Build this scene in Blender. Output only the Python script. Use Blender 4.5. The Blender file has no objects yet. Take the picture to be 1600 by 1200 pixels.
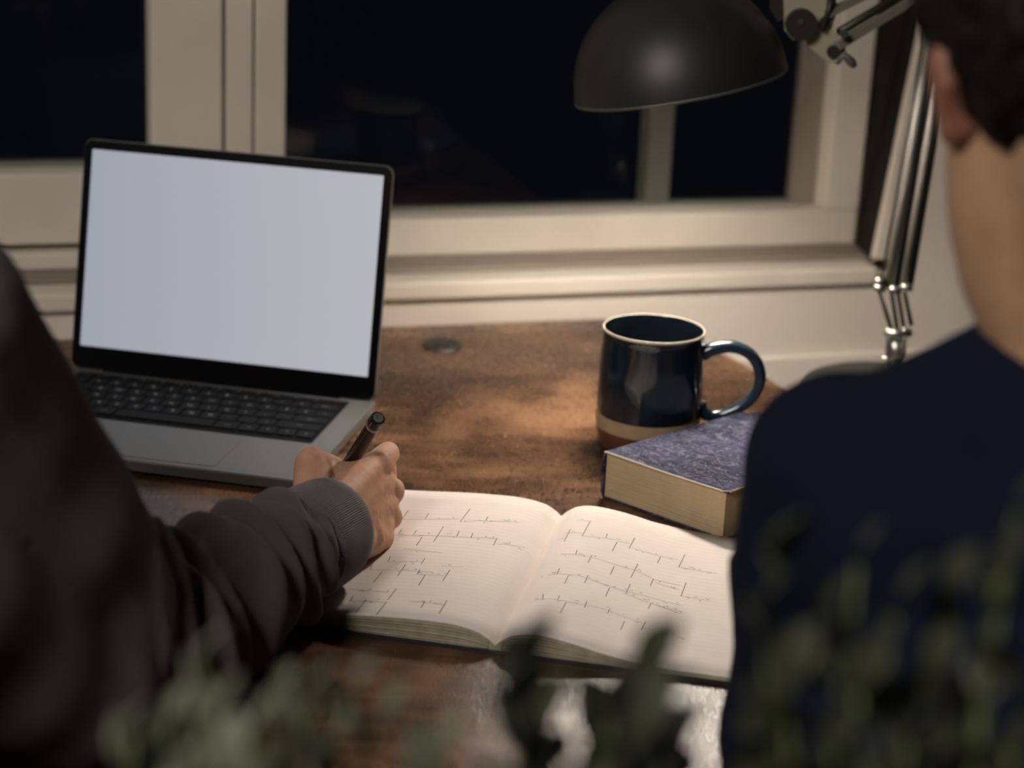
import bpy, bmesh, math, random
from mathutils import Vector, Matrix, noise
V = Vector
PI = math.pi
scene = bpy.context.scene
COL = scene.collection
random.seed(7)
H = 0.75                       # desk top height; helper coordinates below are relative to the desk top

# ---------------------------------------------------------------- camera
CR = V((0.998822, 0.015146, 0.046104)); CU = V((-0.048528, 0.311736, 0.948929)); CF = V((0.0, 0.950048, -0.312103))
CO = V((0, 0, 0.619946)); FPX = 3134.82
cam_d = bpy.data.cameras.new('camera'); cam = bpy.data.objects.new('camera', cam_d); COL.objects.link(cam)
M = Matrix.Identity(4)
for i in range(3):
    M[i][0] = CR[i]; M[i][1] = CU[i]; M[i][2] = -CF[i]
M[0][3], M[1][3], M[2][3] = CO.x, CO.y, CO.z + H
cam.matrix_world = M
cam_d.sensor_width = 36; cam_d.lens = 36 * FPX / 1600; cam_d.clip_start = 0.05; cam_d.clip_end = 60
cam_d.dof.use_dof = True; cam_d.dof.focus_distance = 1.54; cam_d.dof.aperture_fstop = 4.2; cam_d.dof.aperture_blades = 0
scene.camera = cam

# ---------------------------------------------------------------- world, lights, exposure
w = bpy.data.worlds.new('night'); scene.world = w; w.use_nodes = True
w.node_tree.nodes['Background'].inputs[0].default_value = (0.5, 0.6, 0.9, 1)
w.node_tree.nodes['Background'].inputs[1].default_value = 0.004
scene.view_settings.view_transform = 'Standard'; scene.view_settings.look = 'None'
scene.view_settings.gamma = 1; scene.view_settings.use_curve_mapping = False
scene.view_settings.exposure = 0.0
def light(name, kind, loc, energy, color, size=0.1, target=None):
    d = bpy.data.lights.new(name, kind); d.energy = energy; d.color = color
    if kind == 'AREA': d.shape = 'DISK'; d.size = size
    else: d.shadow_soft_size = size
    o = bpy.data.objects.new(name, d); COL.objects.link(o); o.location = (loc[0], loc[1], loc[2] + H)
    if target is not None:
        o.rotation_euler = (V(target) - V(loc)).to_track_quat('-Z', 'Y').to_euler()
    return o
light('ceiling_light', 'AREA', (-0.9, -0.2, 1.55), 28, (1.0, 0.93, 0.84), 0.7, (0.1, 2.0, 0.1))
BULB_W = 8.4

# ---------------------------------------------------------------- helpers
def ray(px, py): return CF + CR * ((px - 800) / FPX) - CU * ((py - 600) / FPX)
def at_z(px, py, z=0.0):
    d = ray(px, py); return CO + d * ((z - CO.z) / d.z)
def at_y(px, py, y):
    d = ray(px, py); return CO + d * (y / d.y)
def UP(v): return V((v[0], v[1], v[2] + H))

MATS = {}
def mat(name, color, rough=0.5, metal=0.0, spec=0.5, noise_amt=0.0, noise_scale=20, bump=0.0, bump_scale=80, coat=0.0, emis=None, estr=0, sss=0, sheen=0, color2=None):
    m = bpy.data.materials.new(name); m.use_nodes = True
    nt = m.node_tree; b = nt.nodes['Principled BSDF']
    b.inputs['Base Color'].default_value = (*color, 1); b.inputs['Roughness'].default_value = rough
    b.inputs['Metallic'].default_value = metal; b.inputs['Specular IOR Level'].default_value = spec
    b.inputs['Coat Weight'].default_value = coat; b.inputs['Coat Roughness'].default_value = 0.08
    if sss:
        b.inputs['Subsurface Weight'].default_value = sss; b.inputs['Subsurface Radius'].default_value = (1, .35, .18); b.inputs['Subsurface Scale'].default_value = 0.006
    if sheen: b.inputs['Sheen Weight'].default_value = sheen; b.inputs['Sheen Roughness'].default_value = .6
    if emis: b.inputs['Emission Color'].default_value = (*emis, 1); b.inputs['Emission Strength'].default_value = estr
    tc = nt.nodes.new('ShaderNodeTexCoord')
    if noise_amt:
        n = nt.nodes.new('ShaderNodeTexNoise'); n.inputs['Scale'].default_value = noise_scale; n.inputs['Detail'].default_value = 6
        nt.links.new(tc.outputs['Object'], n.inputs['Vector'])
        r = nt.nodes.new('ShaderNodeValToRGB')
        c2 = color2 or tuple(c * (1 - noise_amt) for c in color)
        r.color_ramp.elements[0].color = (*c2, 1); r.color_ramp.elements[0].position = .35
        r.color_ramp.elements[1].color = (*color, 1); r.color_ramp.elements[1].position = .65
        nt.links.new(n.outputs['Fac'], r.inputs['Fac']); nt.links.new(r.outputs['Color'], b.inputs['Base Color'])
    if bump:
        n2 = nt.nodes.new('ShaderNodeTexNoise'); n2.inputs['Scale'].default_value = bump_scale; n2.inputs['Detail'].default_value = 5
        nt.links.new(tc.outputs['Object'], n2.inputs['Vector'])
        bp = nt.nodes.new('ShaderNodeBump'); bp.inputs['Strength'].default_value = bump; bp.inputs['Distance'].default_value = 0.002
        nt.links.new(n2.outputs['Fac'], bp.inputs['Height']); nt.links.new(bp.outputs['Normal'], b.inputs['Normal'])
    MATS[name] = m; return m

def wood_mat(name, rot, dark, mid, light_c, rough=.33):
    m = bpy.data.materials.new(name); m.use_nodes = True; nt = m.node_tree; N = nt.nodes.new; L = nt.links.new
    b = nt.nodes['Principled BSDF']; tc = N('ShaderNodeTexCoord')
    mp = N('ShaderNodeMapping'); mp.inputs['Rotation'].default_value = (0, 0, -rot); mp.inputs['Scale'].default_value = (3.0, 13, 8)
    L(tc.outputs['Object'], mp.inputs['Vector'])
    g = N('ShaderNodeTexNoise'); g.inputs['Scale'].default_value = 5; g.inputs['Detail'].default_value = 9; g.inputs['Distortion'].default_value = .6
    L(mp.outputs['Vector'], g.inputs['Vector'])
    big = N('ShaderNodeTexNoise'); big.inputs['Scale'].default_value = 6; big.inputs['Detail'].default_value = 5; big.inputs['Roughness'].default_value = .5; big.inputs['Distortion'].default_value = 1.0
    L(tc.outputs['Object'], big.inputs['Vector'])
    mx = N('ShaderNodeMath'); mx.operation = 'MULTIPLY_ADD'; mx.inputs[1].default_value = .30
    L(g.outputs['Fac'], mx.inputs[0])
    m2 = N('ShaderNodeMath'); m2.operation = 'MULTIPLY'; m2.inputs[1].default_value = .70; L(big.outputs['Fac'], m2.inputs[0]); L(m2.outputs[0], mx.inputs[2])
    r = N('ShaderNodeValToRGB'); e = r.color_ramp.elements
    e[0].position = .40; e[0].color = (*dark, 1); e[1].position = .62; e[1].color = (*light_c, 1)
    k = e.new(.5); k.color = (*mid, 1)
    L(mx.outputs[0], r.inputs['Fac'])
    # pale scuffs and flecks in the varnish
    mp3 = N('ShaderNodeMapping'); mp3.inputs['Rotation'].default_value = (0, 0, .5); mp3.inputs['Scale'].default_value = (60, 14, 10); L(tc.outputs['Object'], mp3.inputs['Vector'])
    sc = N('ShaderNodeTexNoise'); sc.inputs['Scale'].default_value = 4; sc.inputs['Detail'].default_value = 8; L(mp3.outputs['Vector'], sc.inputs['Vector'])
    sr = N('ShaderNodeValToRGB'); sr.color_ramp.elements[0].position = .62; sr.color_ramp.elements[1].position = .8
    sr.color_ramp.elements[1].color = (.28, .28, .28, 1); L(sc.outputs['Fac'], sr.inputs['Fac'])
    mix = N('ShaderNodeMix'); mix.data_type = 'RGBA'; L(sr.outputs['Color'], mix.inputs['Factor']); L(r.outputs['Color'], mix.inputs['A']); mix.inputs['B'].default_value = (*[min(1, c * 1.9) for c in light_c], 1)
    L(mix.outputs['Result'], b.inputs['Base Color'])
    b.inputs['Roughness'].default_value = rough
    rr = N('ShaderNodeMapRange'); rr.inputs['To Min'].default_value = rough - .04; rr.inputs['To Max'].default_value = rough + .14; b.inputs['Specular IOR Level'].default_value = .30
    L(sc.outputs['Fac'], rr.inputs['Value']); L(rr.outputs['Result'], b.inputs['Roughness'])
    bp = N('ShaderNodeBump'); bp.inputs['Strength'].default_value = .25; bp.inputs['Distance'].default_value = .0012
    fine = N('ShaderNodeTexNoise'); fine.inputs['Scale'].default_value = 12; fine.inputs['Detail'].default_value = 10; L(mp3.outputs['Vector'], fine.inputs['Vector'])
    L(fine.outputs['Fac'], bp.inputs['Height']); L(bp.outputs['Normal'], b.inputs['Normal'])
    MATS[name] = m; return m

WROT = math.radians(17.17)
mat('white_paint', (.75, .68, .58), .62, spec=.25, bump=.15, bump_scale=60, noise_amt=.1, noise_scale=9)
mat('wall_paint', (.78, .70, .61), .7, bump=.1, noise_amt=.06, noise_scale=6)
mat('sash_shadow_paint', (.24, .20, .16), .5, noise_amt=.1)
mat('reveal_shadow', (.016, .013, .009), .8, spec=.1, noise_amt=.4)  # near-black stands for the shade on the window reveal
mat('outside_paint', (.19, .19, .155), .6)
wood_mat('desk_wood', WROT, (.034, .017, .010), (.082, .041, .022), (.195, .104, .053), .23)
wood_mat('stool_wood', 0, (.10, .05, .025), (.16, .08, .04), (.22, .12, .06), .45)
mat('floor_wood', (.12, .07, .04), .5, noise_amt=.4, noise_scale=3)
mat('laptop_metal', (.165, .163, .155), .42, metal=.35, bump=.02, bump_scale=900)
mat('laptop_bezel', (.004, .004, .005), .22)
mat('key_black', (.008, .008, .009), .6, spec=.12)
mat('key_well', (.006, .006, .007), .7, spec=.1)
mat('legend', (.30, .32, .33), .5, emis=(.8, .85, .9), estr=.05)
mat('rubber', (.012, .012, .012), .7)
mat('paper', (.80, .72, .66), .75, noise_amt=.05, noise_scale=30, bump=.04, bump_scale=120, sss=0)
mat('paper_edge', (.42, .37, .28), .8, noise_amt=.2, noise_scale=120)
mat('pencil', (.10, .085, .08), .6)
mat('pencil_faint', (.17, .145, .13), .6)
mat('ruling', (.62, .55, .51), .8)
mat('notebook_cover', (.02, .02, .024), .5)
mat('mug_glaze', (.006, .0095, .0135), .12, coat=.3, spec=.5, noise_amt=.45, noise_scale=14, color2=(.008, .015, .023))
mat('mug_handle_glaze', (.020, .042, .060), .16, coat=.6, noise_amt=.5, noise_scale=40)
mat('mug_rim', (.55, .48, .36), .4, noise_amt=.2, noise_scale=60)
mat('mug_band', (.42, .30, .18), .5, noise_amt=.15, noise_scale=60)
mat('mug_base', (.13, .055, .025), .5, noise_amt=.3, noise_scale=60)
mat('tea', (.02, .012, .008), .05)
mat('old_pages', (.50, .36, .20), .8, noise_amt=.15, noise_scale=40, bump=.1, bump_scale=300)
mat('worn_edge', (.55, .47, .36), .7)
mat('lamp_black', (.020, .020, .019), .46, spec=.5, bump=.02)
mat('shade_white', (.8, .78, .72), .5)
mat('chrome', (.42, .40, .36), .28, metal=.9)
mat('brushed', (.15, .142, .128), .55, metal=.4, noise_amt=.15)
mat('cream_plate', (.40, .36, .27), .5, metal=.1)
mat('arm_bar', (.30, .27, .22), .5, metal=.1)
mat('dark_metal', (.05, .045, .035), .45, metal=.5)
mat('bulb_glow', (1, .9, .75), .5, emis=(1.0, .90, .80), estr=1)
mat('skin', (.60, .345, .235), .58, spec=.3, sss=.12, noise_amt=.12, noise_scale=90, color2=(.56, .29, .19), bump=.12, bump_scale=420)
mat('skin_tan', (.40, .235, .14), .55, sss=.1, noise_amt=.12, noise_scale=60, bump=.06, bump_scale=300)
mat('skin_ear', (.24, .10, .065), .55, sss=.4)
mat('lip', (.4, .17, .13), .45); mat('eye_white', (.7, .68, .65), .2); mat('iris', (.05, .03, .02), .2)
mat('sweat_grey', (.120, .101, .094), .95, sheen=.1, spec=.2, noise_amt=.14, noise_scale=14, bump=.3, bump_scale=900)
mat('cuff_grey', (.145, .120, .122), .95, sheen=.25, noise_amt=.2, noise_scale=400, bump=.3, bump_scale=1500)
mat('shirt_navy', (.0048, .0072, .0200), .95, spec=.15, noise_amt=.1, noise_scale=12, bump=.2, bump_scale=700)
mat('trouser', (.02, .022, .03), .9, noise_amt=.2)
mat('shoe', (.03, .03, .03), .6)
mat('hair_dark', (.008, .005, .003), .6, spec=.15, noise_amt=.4, noise_scale=60, bump=.5, bump_scale=120)
mat('pen_body', (.045, .042, .040), .25, metal=.8)
mat('terracotta', (.35, .14, .07), .8, noise_amt=.2)
mat('soil', (.03, .02, .012), .95, bump=.5)
mat('stem_green', (.10, .12, .05), .6)
mat('leaf_pale', (.17, .185, .135), .5, noise_amt=.25, noise_scale=60)
mat('leaf_dark', (.034, .038, .021), .5, noise_amt=.35, noise_scale=60)
mat('grommet', (.02, .017, .014), .5)
mat('console_wood', (.03, .018, .012), .5, noise_amt=.3)
# book cloth: mottled blue with pale creases
def cloth():
    m = bpy.data.materials.new('blue_marbled_cover'); m.use_nodes = True; nt = m.node_tree; N = nt.nodes.new; L = nt.links.new
    b = nt.nodes['Principled BSDF']; tc = N('ShaderNodeTexCoord')
    n1 = N('ShaderNodeTexNoise'); n1.inputs['Scale'].default_value = 55; n1.inputs['Detail'].default_value = 8; n1.inputs['Distortion'].default_value = 1.6
    mp = N('ShaderNodeMapping'); mp.inputs['Scale'].default_value = (.5, 1.6, 1); L(tc.outputs['Object'], mp.inputs['Vector']); L(mp.outputs['Vector'], n1.inputs['Vector'])
    r = N('ShaderNodeValToRGB'); e = r.color_ramp.elements; e[0].position = .35; e[0].color = (.009, .011, .026, 1); e[1].position = .74; e[1].color = (.060, .064, .110, 1)
    L(n1.outputs['Fac'], r.inputs['Fac'])
    v = N('ShaderNodeTexNoise'); v.inputs['Scale'].default_value = 38; v.inputs['Detail'].default_value = 4; v.inputs['Distortion'].default_value = 3.5; L(tc.outputs['Object'], v.inputs['Vector'])
    a = N('ShaderNodeMath'); a.operation = 'SUBTRACT'; a.inputs[1].default_value = .5; L(v.outputs['Fac'], a.inputs[0])
    ab = N('ShaderNodeMath'); ab.operation = 'ABSOLUTE'; L(a.outputs[0], ab.inputs[0])
    r2 = N('ShaderNodeValToRGB'); r2.color_ramp.elements[0].color = (.42, .42, .42, 1); r2.color_ramp.elements[1].position = .022; r2.color_ramp.elements[1].color = (0, 0, 0, 1); L(ab.outputs[0], r2.inputs['Fac'])
    mx = N('ShaderNodeMix'); mx.data_type = 'RGBA'; L(r2.outputs['Color'], mx.inputs['Factor']); L(r.outputs['Color'], mx.inputs['A']); mx.inputs['B'].default_value = (.34, .32, .33, 1)
    L(mx.outputs['Result'], b.inputs['Base Color']); b.inputs['Roughness'].default_value = .8; b.inputs['Specular IOR Level'].default_value = .06
    MATS['book_cloth'] = m
cloth()
def glass():
    m = bpy.data.materials.new('window_glass'); m.use_nodes = True; nt = m.node_tree; nt.nodes.clear(); N = nt.nodes.new; L = nt.links.new
    o = N('ShaderNodeOutputMaterial'); t = N('ShaderNodeBsdfTransparent'); g = N('ShaderNodeBsdfGlossy'); g.inputs['Roughness'].default_value = .02
    f = N('ShaderNodeFresnel'); f.inputs['IOR'].default_value = 1.5; mx = N('ShaderNodeMixShader')
    ml = N('ShaderNodeMath'); ml.operation = 'MULTIPLY'; ml.inputs[1].default_value = .35; L(f.outputs[0], ml.inputs[0]); L(ml.outputs[0], mx.inputs[0]); L(t.outputs[0], mx.inputs[1]); L(g.outputs[0], mx.inputs[2]); L(mx.outputs[0], o.inputs[0])
    MATS['glass'] = m
glass()
def screen_mat():
    m = bpy.data.materials.new('screen_light'); m.use_nodes = True; nt = m.node_tree; N = nt.nodes.new; L = nt.links.new
    b = nt.nodes['Principled BSDF']; b.inputs['Base Color'].default_value = (.01, .01, .01, 1); b.inputs['Roughness'].default_value = .25
    tc = N('ShaderNodeTexCoord'); sp = N('ShaderNodeSeparateXYZ'); L(tc.outputs['Object'], sp.inputs[0])
    mr = N('ShaderNodeMapRange'); mr.inputs['From Min'].default_value = -.14; mr.inputs['From Max'].default_value = .14; L(sp.outputs['X'], mr.inputs['Value'])
    mx = N('ShaderNodeMix'); mx.data_type = 'RGBA'; L(mr.outputs['Result'], mx.inputs['Factor'])
    mx.inputs['A'].default_value = (.335, .365, .420, 1); mx.inputs['B'].default_value = (.455, .455, .50, 1)
    L(mx.outputs['Result'], b.inputs['Emission Color']); b.inputs['Emission Strength'].default_value = 1.0
    MATS['screen'] = m
screen_mat()

def finish(name, bm, m, parent=None, smooth=False, bevel=0):
    bmesh.ops.recalc_face_normals(bm, faces=bm.faces)
    me = bpy.data.meshes.new(name); bm.to_mesh(me); bm.free()
    return link(name, me, m, parent, smooth, bevel)
def link(name, me, m, parent=None, smooth=False, bevel=0):
    if m:
        for mm in (m if isinstance(m, (list, tuple)) else [m]): me.materials.append(MATS[mm])
    if smooth:
        for p in me.polygons: p.use_smooth = True
    o = bpy.data.objects.new(name, me); COL.objects.link(o)
    if parent: o.parent = parent
    if bevel:
        b = o.modifiers.new('bevel', 'BEVEL'); b.width = bevel; b.segments = 2; b.limit_method = 'ANGLE'
    return o
def tag(o, label=None, cat=None, group=None, kind=None):
    if label: o['label'] = label
    if cat: o['category'] = cat
    if group: o['group'] = group
    if kind: o['kind'] = kind
    return o
def thing(name, loc, label, cat, rz=0, group=None):
    o = bpy.data.objects.new(name, None); COL.objects.link(o); o.location = UP(loc); o.rotation_euler = (0, 0, rz)
    o.empty_display_size = .03
    return tag(o, label, cat, group)
def box(bm, x0, x1, y0, y1, z0, z1, mtx=None):
    vs = [bm.verts.new((x, y, z)) for x in (x0, x1) for y in (y0, y1) for z in (z0, z1)]
    if mtx is not None:
        for v in vs: v.co = mtx @ v.co
    for f in ((0, 1, 3, 2), (4, 6, 7, 5), (0, 4, 5, 1), (2, 3, 7, 6), (0, 2, 6, 4), (1, 5, 7, 3)): bm.faces.new([vs[i] for i in f])
    return vs
def prism(bm, pts, z0, z1, ax=None):
    """pts 2D outline extruded z0..z1; ax maps (a,b,c)->3D"""
    ax = ax or (lambda a, b, c: V((a, b, c)))
    lo = [bm.verts.new(ax(a, b, z0)) for a, b in pts]; hi = [bm.verts.new(ax(a, b, z1)) for a, b in pts]
    bm.faces.new(lo[::-1]); bm.faces.new(hi); n = len(pts)
    for i in range(n): bm.faces.new((lo[i], lo[(i + 1) % n], hi[(i + 1) % n], hi[i]))
def rrect(x0, x1, y0, y1, r, n=5):
    out = []
    for cx, cy, a0 in ((x1 - r, y1 - r, 0), (x0 + r, y1 - r, 90), (x0 + r, y0 + r, 180), (x1 - r, y0 + r, 270)):
        for i in range(n + 1):
            a = math.radians(a0 + 90 * i / n); out.append((cx + r * math.cos(a), cy + r * math.sin(a)))
    return out
def lathe(bm, prof, n=48, c=(0, 0, 0), close=False, ax=None):
    rings = []
    for r, z in prof:
        if r < 1e-6: p = V((0, 0, z)); rings.append([bm.verts.new((ax @ p if ax else p) + V(c))]); continue
        ring = []
        for i in range(n):
            a = 2 * PI * i / n; p = V((r * math.cos(a), r * math.sin(a), z)); ring.append(bm.verts.new((ax @ p if ax else p) + V(c)))
        rings.append(ring)
    for a, b in zip(rings, rings[1:]):
        if len(a) == 1 and len(b) == 1: continue
        for i in range(n):
            j = (i + 1) % n
            if len(a) == 1: bm.faces.new((a[0], b[i], b[j]))
            elif len(b) == 1: bm.faces.new((a[i], a[j], b[0]))
            else: bm.faces.new((a[i], a[j], b[j], b[i]))
    return rings
def frames(path):
    T = []
    for i in range(len(path)):
        a = path[max(0, i - 1)]; b = path[min(len(path) - 1, i + 1)]; T.append((b - a).normalized())
    n = T[0].orthogonal().normalized(); out = []
    for t in T:
        n = (n - t * n.dot(t)).normalized(); out.append((t, n, t.cross(n)))
    return out
def tube(bm, path, rad, n=12, cap=True, ea=1.0, eb=1.0):
    path = [V(p) for p in path]; R = rad if isinstance(rad, (list, tuple)) else [rad] * len(path)
    rings = []
    for p, (t, a, b), r in zip(path, frames(path), R):
        rings.append([bm.verts.new(p + a * (r * ea * math.cos(2 * PI * i / n)) + b * (r * eb * math.sin(2 * PI * i / n))) for i in range(n)])
    for u, v in zip(rings, rings[1:]):
        for i in range(n): bm.faces.new((u[i], u[(i + 1) % n], v[(i + 1) % n], v[i]))
    if cap: bm.faces.new(rings[0][::-1]); bm.faces.new(rings[-1])
    return rings
def catmull(pts, k=8):
    pts = [V(p) for p in pts]; P = [pts[0] * 2 - pts[1]] + pts + [pts[-1] * 2 - pts[-2]]; out = []
    for i in range(1, len(P) - 2):
        for j in range(k):
            t = j / k; a, b, c, d = P[i - 1], P[i], P[i + 1], P[i + 2]
            out.append(.5 * ((2 * b) + (c - a) * t + (2 * a - 5 * b + 4 * c - d) * t * t + (3 * b - a - 3 * c + d) * t ** 3))
    out.append(pts[-1]); return out
# organic blobs --------------------------------------------------
def b_sphere(bm, c, r, rot=None, seg=20):
    r = r if isinstance(r, (list, tuple)) else (r, r, r)
    mt = Matrix.Translation(V(c)) @ (rot.to_4x4() if rot else Matrix.Identity(4)) @ Matrix.Diagonal((*r, 1))
    bmesh.ops.create_uvsphere(bm, u_segments=seg, v_segments=seg // 2 + 2, radius=1, matrix=mt)
def b_cap(bm, a, b, ra, rb, n=16):
    """tapered capsule"""
    a, b = V(a), V(b); d = b - a; L = d.length
    if L < 1e-6: return b_sphere(bm, a, ra)
    q = d.to_track_quat('Z', 'Y').to_matrix()
    prof = [(0, -ra)] + [(ra * math.cos(t), ra * math.sin(t)) for t in [(-PI / 2) + (PI / 2) * i / 5 for i in range(1, 5)]] + [(ra, 0), (rb, L)] + \
           [(rb * math.cos(t), L + rb * math.sin(t)) for t in [(PI / 2) * i / 5 for i in range(1, 5)]] + [(0, L + rb)]
    lathe(bm, prof, n, a, ax=q)
def chain(bm, pts, rs):
    for i in range(len(pts) - 1): b_cap(bm, pts[i], pts[i + 1], rs[i], rs[i + 1])
def remesh(bm, voxel, smooth, factor=.5):
    me = bpy.data.meshes.new('tmp'); bm.to_mesh(me); bm.free()
    o = bpy.data.objects.new('tmp', me); COL.objects.link(o)
    r = o.modifiers.new('r', 'REMESH'); r.mode = 'VOXEL'; r.voxel_size = voxel; r.adaptivity = 0
    if smooth:
        s = o.modifiers.new('s', 'SMOOTH'); s.iterations = smooth; s.factor = factor
    dg = bpy.context.evaluated_depsgraph_get(); dg.update()
    out = bpy.data.meshes.new_from_object(o.evaluated_get(dg))
    bpy.data.objects.remove(o); bpy.data.meshes.remove(me)
    return out
def join_meshes(ms):
    bm = bmesh.new()
    for m in ms: bm.from_mesh(m)
    me = bpy.data.meshes.new('joined'); bm.to_mesh(me); bm.free(); return me
def displace(me, fn):
    ns = [v.normal.copy() for v in me.vertices]; cs = [v.co.copy() for v in me.vertices]
    for v, n, c in zip(me.vertices, ns, cs): v.co = c + n * fn(c, n)
def shift(me, d):
    for v in me.vertices: v.co += d

# ================================================================ SETTING
WD = V((math.cos(WROT), math.sin(WROT), 0)); WN = V((-math.sin(WROT), math.cos(WROT), 0)); W0 = V((-.024, 2.112, H))
def wp(s, n, z): return W0 + WD * s + WN * n + V((0, 0, z))
def wbox(bm, s0, s1, n0, n1, z0, z1):
    vs = [bm.verts.new(wp(s, n, z)) for s in (s0, s1) for n in (n0, n1) for z in (z0, z1)]
    for f in ((0, 1, 3, 2), (4, 6, 7, 5), (0, 4, 5, 1), (2, 3, 7, 6), (0, 2, 6, 4), (1, 5, 7, 3)): bm.faces.new([vs[i] for i in f])
def wpoly(bm, pts, n0, n1): prism(bm, pts, n0, n1, lambda s, z, n: wp(s, n, z))
def struct(name, bm, m, parent=None, bevel=0, label=None):
    o = finish(name, bm, m, parent, bevel=bevel)
    if not parent: o['kind'] = 'structure'
    if label: o['label'] = label
    return o
bm = bmesh.new(); box(bm, -2.4, 2.4, -1.2, 3.2, -.02, 0); struct('floor', bm, 'floor_wood')
TOPZ = 1.5
bm = bmesh.new()
wbox(bm, -1.9, 1.9, 0, .16, -.75, .025)                                            # under the window
wpoly(bm, [(.4500 + .0300, .025), (1.9, .025), (1.9, TOPZ), (.4500 + .0300 + .107 * (TOPZ - .06), TOPZ)], 0, .16)
wbox(bm, -1.9, -.95, 0, .16, .025, TOPZ)
wbox(bm, -.95, .62, 0, .16, 1.25, TOPZ)
struct('wall_back', bm, 'wall_paint', label='cream wall under and beside the window')
# mouldings on the wall
bm = bmesh.new(); wbox(bm, -1.9, 1.9, -.006, .001, -.75, -.058); struct('trim_1', bm, 'wall_paint', bevel=.002)
bm = bmesh.new(); wbox(bm, -.97, .4560, -.009, .03, .0262, .047); struct('trim_2', bm, 'white_paint', bevel=.004)
bm = bmesh.new(); wpoly(bm, [(.4500, .055), (.4806, .055), (.4806 + .107 * 1.2, 1.26), (.4500 + .107 * 1.2, 1.26)], -.006, .004)
struct('trim_3', bm, 'white_paint', bevel=.002)
# right window reveal; its shade is put into the near-black colour and slanted edge
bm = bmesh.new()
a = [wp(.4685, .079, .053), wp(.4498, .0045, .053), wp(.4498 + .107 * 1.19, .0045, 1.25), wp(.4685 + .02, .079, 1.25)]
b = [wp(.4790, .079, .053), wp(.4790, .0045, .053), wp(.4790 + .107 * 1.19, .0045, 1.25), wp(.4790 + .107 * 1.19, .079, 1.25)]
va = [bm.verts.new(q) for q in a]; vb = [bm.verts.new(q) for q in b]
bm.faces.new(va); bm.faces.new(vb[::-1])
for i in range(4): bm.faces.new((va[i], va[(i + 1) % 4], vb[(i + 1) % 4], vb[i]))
struct('trim_4', bm, 'reveal_shadow', label='shadow-dark reveal strip beside the right window frame')
# sill
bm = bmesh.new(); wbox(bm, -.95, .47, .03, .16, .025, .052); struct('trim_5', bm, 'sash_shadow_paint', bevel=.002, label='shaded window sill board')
# right window
WZ = 1.24
w1 = bpy.data.objects.new('window_1', None); COL.objects.link(w1); w1['kind'] = 'structure'; w1['label'] = 'large right-hand window with a night-black pane'
def wpart(name, parent, m, boxes, bevel=.0025):
    bm = bmesh.new()
    for bx in boxes: wbox(bm, *bx)
    return finish(name, bm, m, parent, bevel=bevel)
wpart('bottom_rail', w1, 'white_paint', [(-.2172, .4675, .08, .125, .052, .094)])
wpart('right_stile', w1, 'white_paint', [(.4235, .4675, .078, .125, .0941, WZ)])
wpart('left_stile', w1, 'white_paint', [(-.2500, -.2172, .082, .125, .0521, WZ)])
wpart('top_rail', w1, 'white_paint', [(-.2172, .4235, .08, .125, 1.16, WZ)])
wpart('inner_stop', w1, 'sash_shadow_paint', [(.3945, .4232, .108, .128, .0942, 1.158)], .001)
wpart('glazing_bead', w1, 'outside_paint', [(-.2170, .3943, .112, .128, .0941, .0985)], .001)
wpart('glass_pane', w1, 'glass', [(-.2165, .394, .1195, .1225, .099, 1.155)], 0)
bm = bmesh.new()
wpoly(bm, [(.232, .05), (.262, .05), (.262, 1.2), (.232, 1.2)], .17, .20)
finish('outer_bar', bm, 'outside_paint', w1)
# left window (casement, wider rail) and the post between them
w2 = bpy.data.objects.new('window_2', None); COL.objects.link(w2); w2['kind'] = 'structure'; w2['label'] = 'left-hand casement window with a wide lower rail'
wpart('bottom_rail', w2, 'white_paint', [(-.88, -.2840, .076, .125, .077, .153)])
wpart('lower_bead', w2, 'white_paint', [(-.93, -.2515, .066, .12, .0521, .070)])
wpart('right_stile', w2, 'white_paint', [(-.3599, -.2855, .0762, .125, .1531, WZ)])
wpart('left_stile', w2, 'white_paint', [(-.93, -.86, .0762, .125, .1531, WZ)])
wpart('top_rail', w2, 'white_paint', [(-.86, -.36, .0762, .125, 1.16, WZ)])
wpart('glazing_bead', w2, 'outside_paint', [(-.859, -.361, .108, .126, .1531, .158)], .001)
wpart('glass_pane', w2, 'glass', [(-.8585, -.3615, .1165, .1195, .1585, 1.158)], 0)
bm = bmesh.new(); wbox(bm, -.2825, -.2525, .084, .14, .0703, WZ + .005); o = struct('trim_6', bm, 'white_paint', bevel=.002, label='flat post between the two windows')
# cover strips over the joints between post and frames
# ================================================================ DESK
desk = thing('desk', (0, 0, -H), 'dark brown scuffed wooden desk with a rounded back corner under the window', 'desk')
BP = V((-.024, 2.1007))   # point on the back edge
d2 = V((math.cos(WROT), math.sin(WROT))); n2 = V((-math.sin(WROT), math.cos(WROT)))
def dl(s, n): p = BP + d2 * s + n2 * n; return (p.x, p.y)
out = [dl(-1.15, 0), dl(.075, 0)]
cor = [dl(.075, 0), dl(.135, -.003), dl(.185, -.022), (.2096, 2.0513), (.245, 1.985), (.2733, 1.9193), (.2905, 1.872), (.308, 1.815)]
out += [(p.x, p.y) for p in catmull([V((a, b, 0)) for a, b in cor], 5)][1:]
end = V(out[-1]); dd = V((math.sin(WROT), -math.cos(WROT)))
tgt = V(dl(0, 0)); 
L = (end - V((0, 1.05))).dot(n2)
out.append(tuple(end + dd * L)); out.append((-d2.x * .863, 1.05 - d2.y * .863))
bm = bmesh.new(); prism(bm, out, H - .032, H)
finish('desk_top', bm, 'desk_wood', desk, bevel=.004)
for s, n in ((-1.05, -.1), (.13, -.28), (-1.0, -.92), (.18, -.92)):
    x, y = dl(s, n); bm = bmesh.new(); tube(bm, [(x, y, 0.001), (x, y, H - .0325)], [.02, .03], 16); finish('leg', bm, 'desk_wood', desk, smooth=False)
bm = bmesh.new()
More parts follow.
